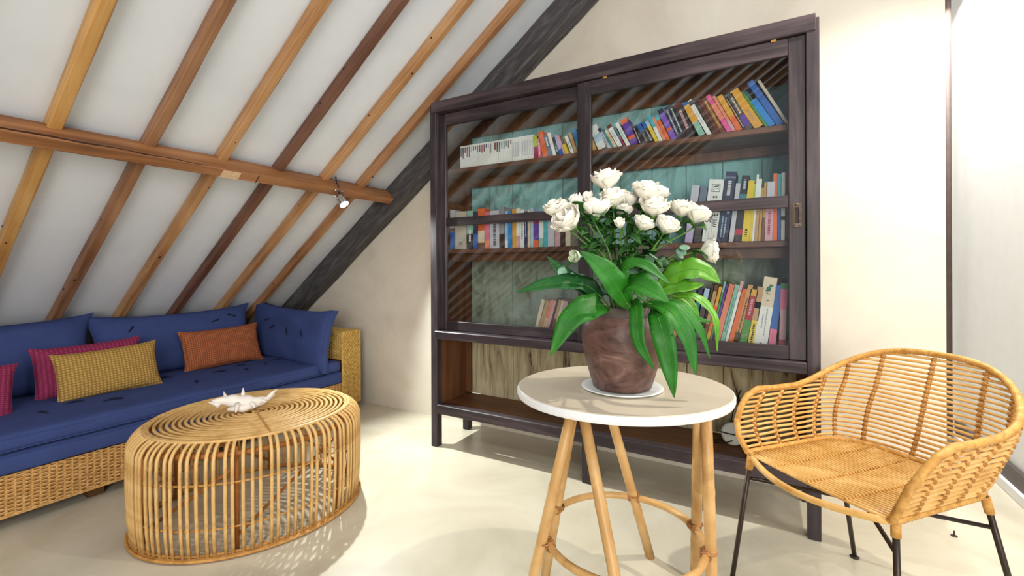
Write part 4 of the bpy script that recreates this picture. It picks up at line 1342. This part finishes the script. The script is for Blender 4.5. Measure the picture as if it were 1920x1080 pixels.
for li, (P, w, mt_, up, lab) in enumerate(LEAVES):
    base = Vector(P[0])
    root_p = Vector((POT.x + (base.x - POT.x) * .45, POT.y + (base.y - POT.y) * .45, .934))
    o = thing('broad_leaf', lab, 'leaf', root_p, 0, 'broad leaves in the burl pot')
    n = 18
    pp = bez(P, n)
    ws = []
    for i in range(n + 1):
        u = i / n
        ws.append(max(.0012, w * (math.sin(PI * u ** .85) ** .75) * (1 - .12 * u)))
    leaf_mb([p - root_p for p in pp], ws, up, .0005, .22, .12, li).obj('blade', mt_, o, True)
    MB().tube([p - root_p + Vector((0, -.0006, .0006)) for p in pp], [.0012 * (1 - .8 * i / n) for i in range(n + 1)], 5).obj('midrib', m_rib, o, True)
    st_ = bez([root_p, root_p.lerp(base, .5) + Vector((0, 0, .012)), base, pp[2]], 6)
    MB().tube([p - root_p for p in st_], .0022, 6).obj('stalk', m_stem, o, True)

# grey-green eucalyptus sprigs filling the middle
m_euc = plain('eucalyptus_leaf', (112, 150, 128), 0.55, 0, .2, 25)
euc_me = MB().lathe([(.0, -.0005), (.012, -.0004), (.0165, .0), (.012, .0004), (.0, .0005)], seg=12, close_top=False, close_bot=False).mesh('round_leaf', m_euc, True)
for k, (tip, lab) in enumerate((((-.535, 1.235, 1.075), 'grey-green sprig of round leaves at the left of the bouquet'), ((-.455, 1.235, 1.12), 'grey-green sprig of round leaves left of the big upright leaf'),
                                ((-.30, 1.32, 1.13), 'grey-green sprig of round leaves under the right roses'), ((-.22, 1.42, 1.15), 'grey-green sprig of round leaves at the right of the bouquet'))):
    base = Vector((POT.x + rs.uniform(-.04, .04), POT.y + rs.uniform(-.04, .04), .933))
    o = thing('eucalyptus_sprig', lab, 'sprig', base, 0, 'grey-green sprigs in the burl pot')
    T = Vector(tip)
    pp = bez([base, base.lerp(T, .4) + Vector((0, 0, .03)), base.lerp(T, .75) + Vector((0, 0, .02)), T], 12)
    MB().tube([p - base for p in pp], .0018, 5).obj('stem', m_stem, o, True)
    for j in range(9):
        p = pp[4 + j] - base
        a = rs.uniform(0, 2 * PI)
        off = Vector((math.cos(a), math.sin(a), rs.uniform(-.3, .6))) * .014
        link('round_leaf', euc_me, o, Matrix.Translation(p + off) @ Matrix.Rotation(a, 4, 'Z') @ Matrix.Rotation(rs.uniform(.4, 1.4), 4, 'Y'))

# ------------------------------------------------------------------ rattan armchair
m_ch = mottled('chair_rattan', [(0.25, (188, 138, 66)), (0.5, (214, 168, 96)), (0.8, (232, 196, 132))], 16, (1, 1, 1), 0.42, 0.08, 60, 0.6, 0.45)
m_chb = mottled('chair_binding', [(0.25, (162, 108, 48)), (0.55, (204, 154, 80)), (0.8, (224, 182, 112))], 40, (1, 1, 1), 0.5, 0.15, 120, 0.6)
m_knot2 = mottled('chair_knots', [(0.25, (124, 76, 30)), (0.55, (176, 122, 56)), (0.8, (206, 156, 86))], 40, (1, 1, 1), 0.5, 0.15, 120, 0.6)
KS = .9375                     # final size of the shell
CO = Vector((.225, 1.728, 0))
CR = math.radians(-40.9)
ch = thing('rattan_armchair', 'honey rattan tub armchair on dark metal legs beside the side table', 'armchair', CO, CR)
Rinv = Matrix.Rotation(-CR, 4, 'Z')


def cl(x, y, z):
    return Rinv @ (Vector((x, y, z)) - CO)


ZS, ZA = .425, .195
VS = .15


def shell_u(h):
    k = max(0., min(1., h))
    return .234 + .066 * k ** .7 + .004 * max(0, h - 1)


def shell_b(h):
    return .290 + .080 * min(1, h) ** .8 + .075 * max(0, h - 1)


def front_v(h):
    return -.198 - .025 * math.sin(PI * min(1, h)) + .09 * min(1, h) ** 2.2


def horse(h, s):
    """s in 0..1 : left arm front -> back -> right arm front; h height in arm heights"""
    a, b_ = shell_u(h), shell_b(h)
    vf = front_v(min(1, h))
    la = VS - vf
    arc = (a + (b_ - VS)) * 1.5708
    tot = 2 * la + arc
    d = s * tot
    z = ZS + ZA * h
    if d < la:
        return Vector((-a, vf + d, z))
    if d > la + arc:
        return Vector((a, VS - (d - la - arc), z))
    ph = PI * (1 - (d - la) / arc)
    cu, sv = math.cos(ph), math.sin(ph)
    return Vector((a * math.copysign(abs(cu) ** .72, cu), VS + (b_ - VS) * abs(sv) ** .72, z))


def rim_h(s):
    # arms at 1, back rising to about 1.8
    d = abs(s - .5)
    e = max(0, min(1, (.33 - d) / .33))
    e = math.sin(e * PI / 2) ** 1.5
    return 1.0 + .80 * e


# horizontal canes
NL = 22
for j in range(NL):
    h = .06 + (1.72) * j / (NL - 1)
    ss = [i / 64 for i in range(65)]
    ok = [s for s in ss if rim_h(s) > h + .02]
    if h < .98:
        ok = ss
    if len(ok) < 4:
        continue
    p = []
    for s in ok:
        q = horse(h, s)
        q.z += .0012 * math.sin(s * 40 + j)
        p.append(q)
    MB().tube(p, .0050, 6).obj('cane', m_ch, ch, True)
# vertical ribs with their bindings
RIBS = [.055, .125, .195, .265, .335, .42, .50, .58, .665, .735, .805, .875, .945]
bind = MB()
for s in RIBS:
    top_h = rim_h(s)
    hs = [top_h * i / 14 for i in range(15)]
    MB().tube([horse(h, s) + Vector((0, 0, 0)) for h in hs], .0060, 6).obj('rib', m_ch, ch, True)
    for j in range(NL):
        h = .06 + 1.72 * j / (NL - 1)
        if h < top_h - .03:
            q = horse(h, s)
            q2 = horse(h, min(1, s + .004))
            t = (q2 - q).normalized()
            bind.tube([q - t * .008 + Vector((0, 0, -.003)), q, q + t * .008 + Vector((0, 0, .003))], [.006, .0098, .006], 6)
bind.obj('rib_binding', m_knot2, ch, True)['kind'] = 'stuff'


def wrapped(path, r, name, mat, closed=False, step=.0052):
    """tube with wrapped-cane ridges"""
    P = [Vector(p) for p in path]
    if closed:
        P.append(P[0])
    out, d = [], 0
    for a, b_ in zip(P, P[1:]):
        L = (b_ - a).length
        k = max(1, int(L / step))
        for i in range(k):
            out.append(a.lerp(b_, i / k))
    if not closed:
        out.append(P[-1])
    R = [r * (1.0 if i % 2 else .86) for i in range(len(out))]
    return MB().tube(out, R, 8, closed).obj(name, mat, ch, True)


FL_ = [horse(h, 0) for h in (0, .25, .5, .75, .92)]
rimp = [Vector((-.220, -.195, ZS - .01))] + [q + Vector((0, -.006, 0)) for q in FL_] + [horse(1, 0) + Vector((0, .03, .004))]
rimp += [horse(rim_h(i / 72), i / 72) for i in range(6, 67)]
FRp = [horse(h, 1) for h in (.92, .75, .5, .25, 0)]
rimp += [horse(1, 1) + Vector((0, .03, .004))] + [q + Vector((0, -.006, 0)) for q in FRp] + [Vector((.220, -.195, ZS - .01))]
wrapped(rimp, .0118, 'rim', m_chb)
front = [Vector((-.222 + .444 * i / 20, -.195 - .075 * math.sin(PI * i / 20) ** .8, ZS - .012 - .012 * math.sin(PI * i / 20))) for i in range(21)]
MB().tube(front, .0105, 8).obj('front_rail', m_ch, ch, True)
wrapped([horse(0, i / 60) + Vector((0, 0, -.004)) for i in range(61)], .0125, 'seat_rail', m_chb)
# seat canes
ns = 35
V0, V1 = -.205, .286


def seat_z(u, v_):
    return ZS - .002 - .012 * (1 - (u / .24) ** 2) * (1 - ((v_ - .03) / .3) ** 2 * .6)


for i in range(ns):
    v_ = V0 + (V1 - V0) * i / (ns - 1)
    hw = .232
    if v_ > VS:
        hw = .232 * max(.05, 1 - ((v_ - VS) / (.296 - VS)) ** (2 / .72)) ** .36
    elif v_ < -.17:
        hw = .232 - (-.17 - v_) * .35
    MB().tube([(u, v_, seat_z(u, v_)) for u in [hw * (-1 + 2 * k / 8) for k in range(9)]], .0055, 6).obj('seat_cane', m_ch, ch, True)
for u in (-.115, 0.0, .115):
    b_ = MB()
    for i in range(ns):
        v_ = V0 + (V1 - V0) * i / (ns - 1)
        b_.ball((u, v_, seat_z(u, v_) + .004), .0062, .006, .0050, 6, 4)
    b_.obj('seat_binding', m_chb, ch, True)['kind'] = 'stuff'
shrink = Matrix.Translation((0, 0, .06875)) @ Matrix.Scale(KS, 4)
for o in ch.children:
    o.data.transform(shrink)
ZS = ZS * KS + .06875
# legs and crossed stretchers
m_leg = plain('chair_leg_metal', (62, 52, 46), 0.4, 0.5, .2, 40)
TOPS = dict(FL=(-.054, 1.711), FR=(.275, 1.464), RR=(.515, 1.722), RL=(.211, 1.955))
FEET = dict(FL=(-.116, 1.715), FR=(.278, 1.43), RR=(.625, 1.775), RL=(.276, 2.108))
for k in TOPS:
    a, b_ = cl(*TOPS[k], ZS - .006), cl(*FEET[k], .004)
    lg = MB().tube([a, a.lerp(b_, .5), b_], .0078, 10).obj('leg', m_leg, ch, True)
    MB().lathe([(.014, 0), (.016, .004), (.010, .008)], (b_.x, b_.y, 0), 14).obj('glide', m_leg, lg)
    MB().tube([a, a.lerp(b_, .10)], .0115, 8).obj('leg_wrap', m_chb, ch, True)


def on_leg(k, z):
    a, b_ = cl(*TOPS[k], ZS), cl(*FEET[k], 0)
    return a.lerp(b_, (ZS - z) / ZS)


for a, b_, z in (('FL', 'RR', .385), ('FR', 'RL', .375)):
    MB().tube([on_leg(a, z), on_leg(b_, z - .01)], .0062, 8).obj('stretcher', m_leg, ch, True)

# small metal bolt in the floor by the opening
bt = thing('floor_bolt', 'tiny metal bolt standing on the floor behind the armchair', 'bolt', (.648, 2.47, 0))
MB().lathe([(.010, 0), (.011, .003), (.004, .006)], seg=12).obj('flange', m_leg, bt)
MB().tube([(0, 0, .004), (0, 0, .022)], .003, 8).obj('pin', m_leg, bt)

dups = [k for k, n_ in SEEN.items() if n_ > 1]
if dups:
    print('DUPLICATE LABELS', dups)
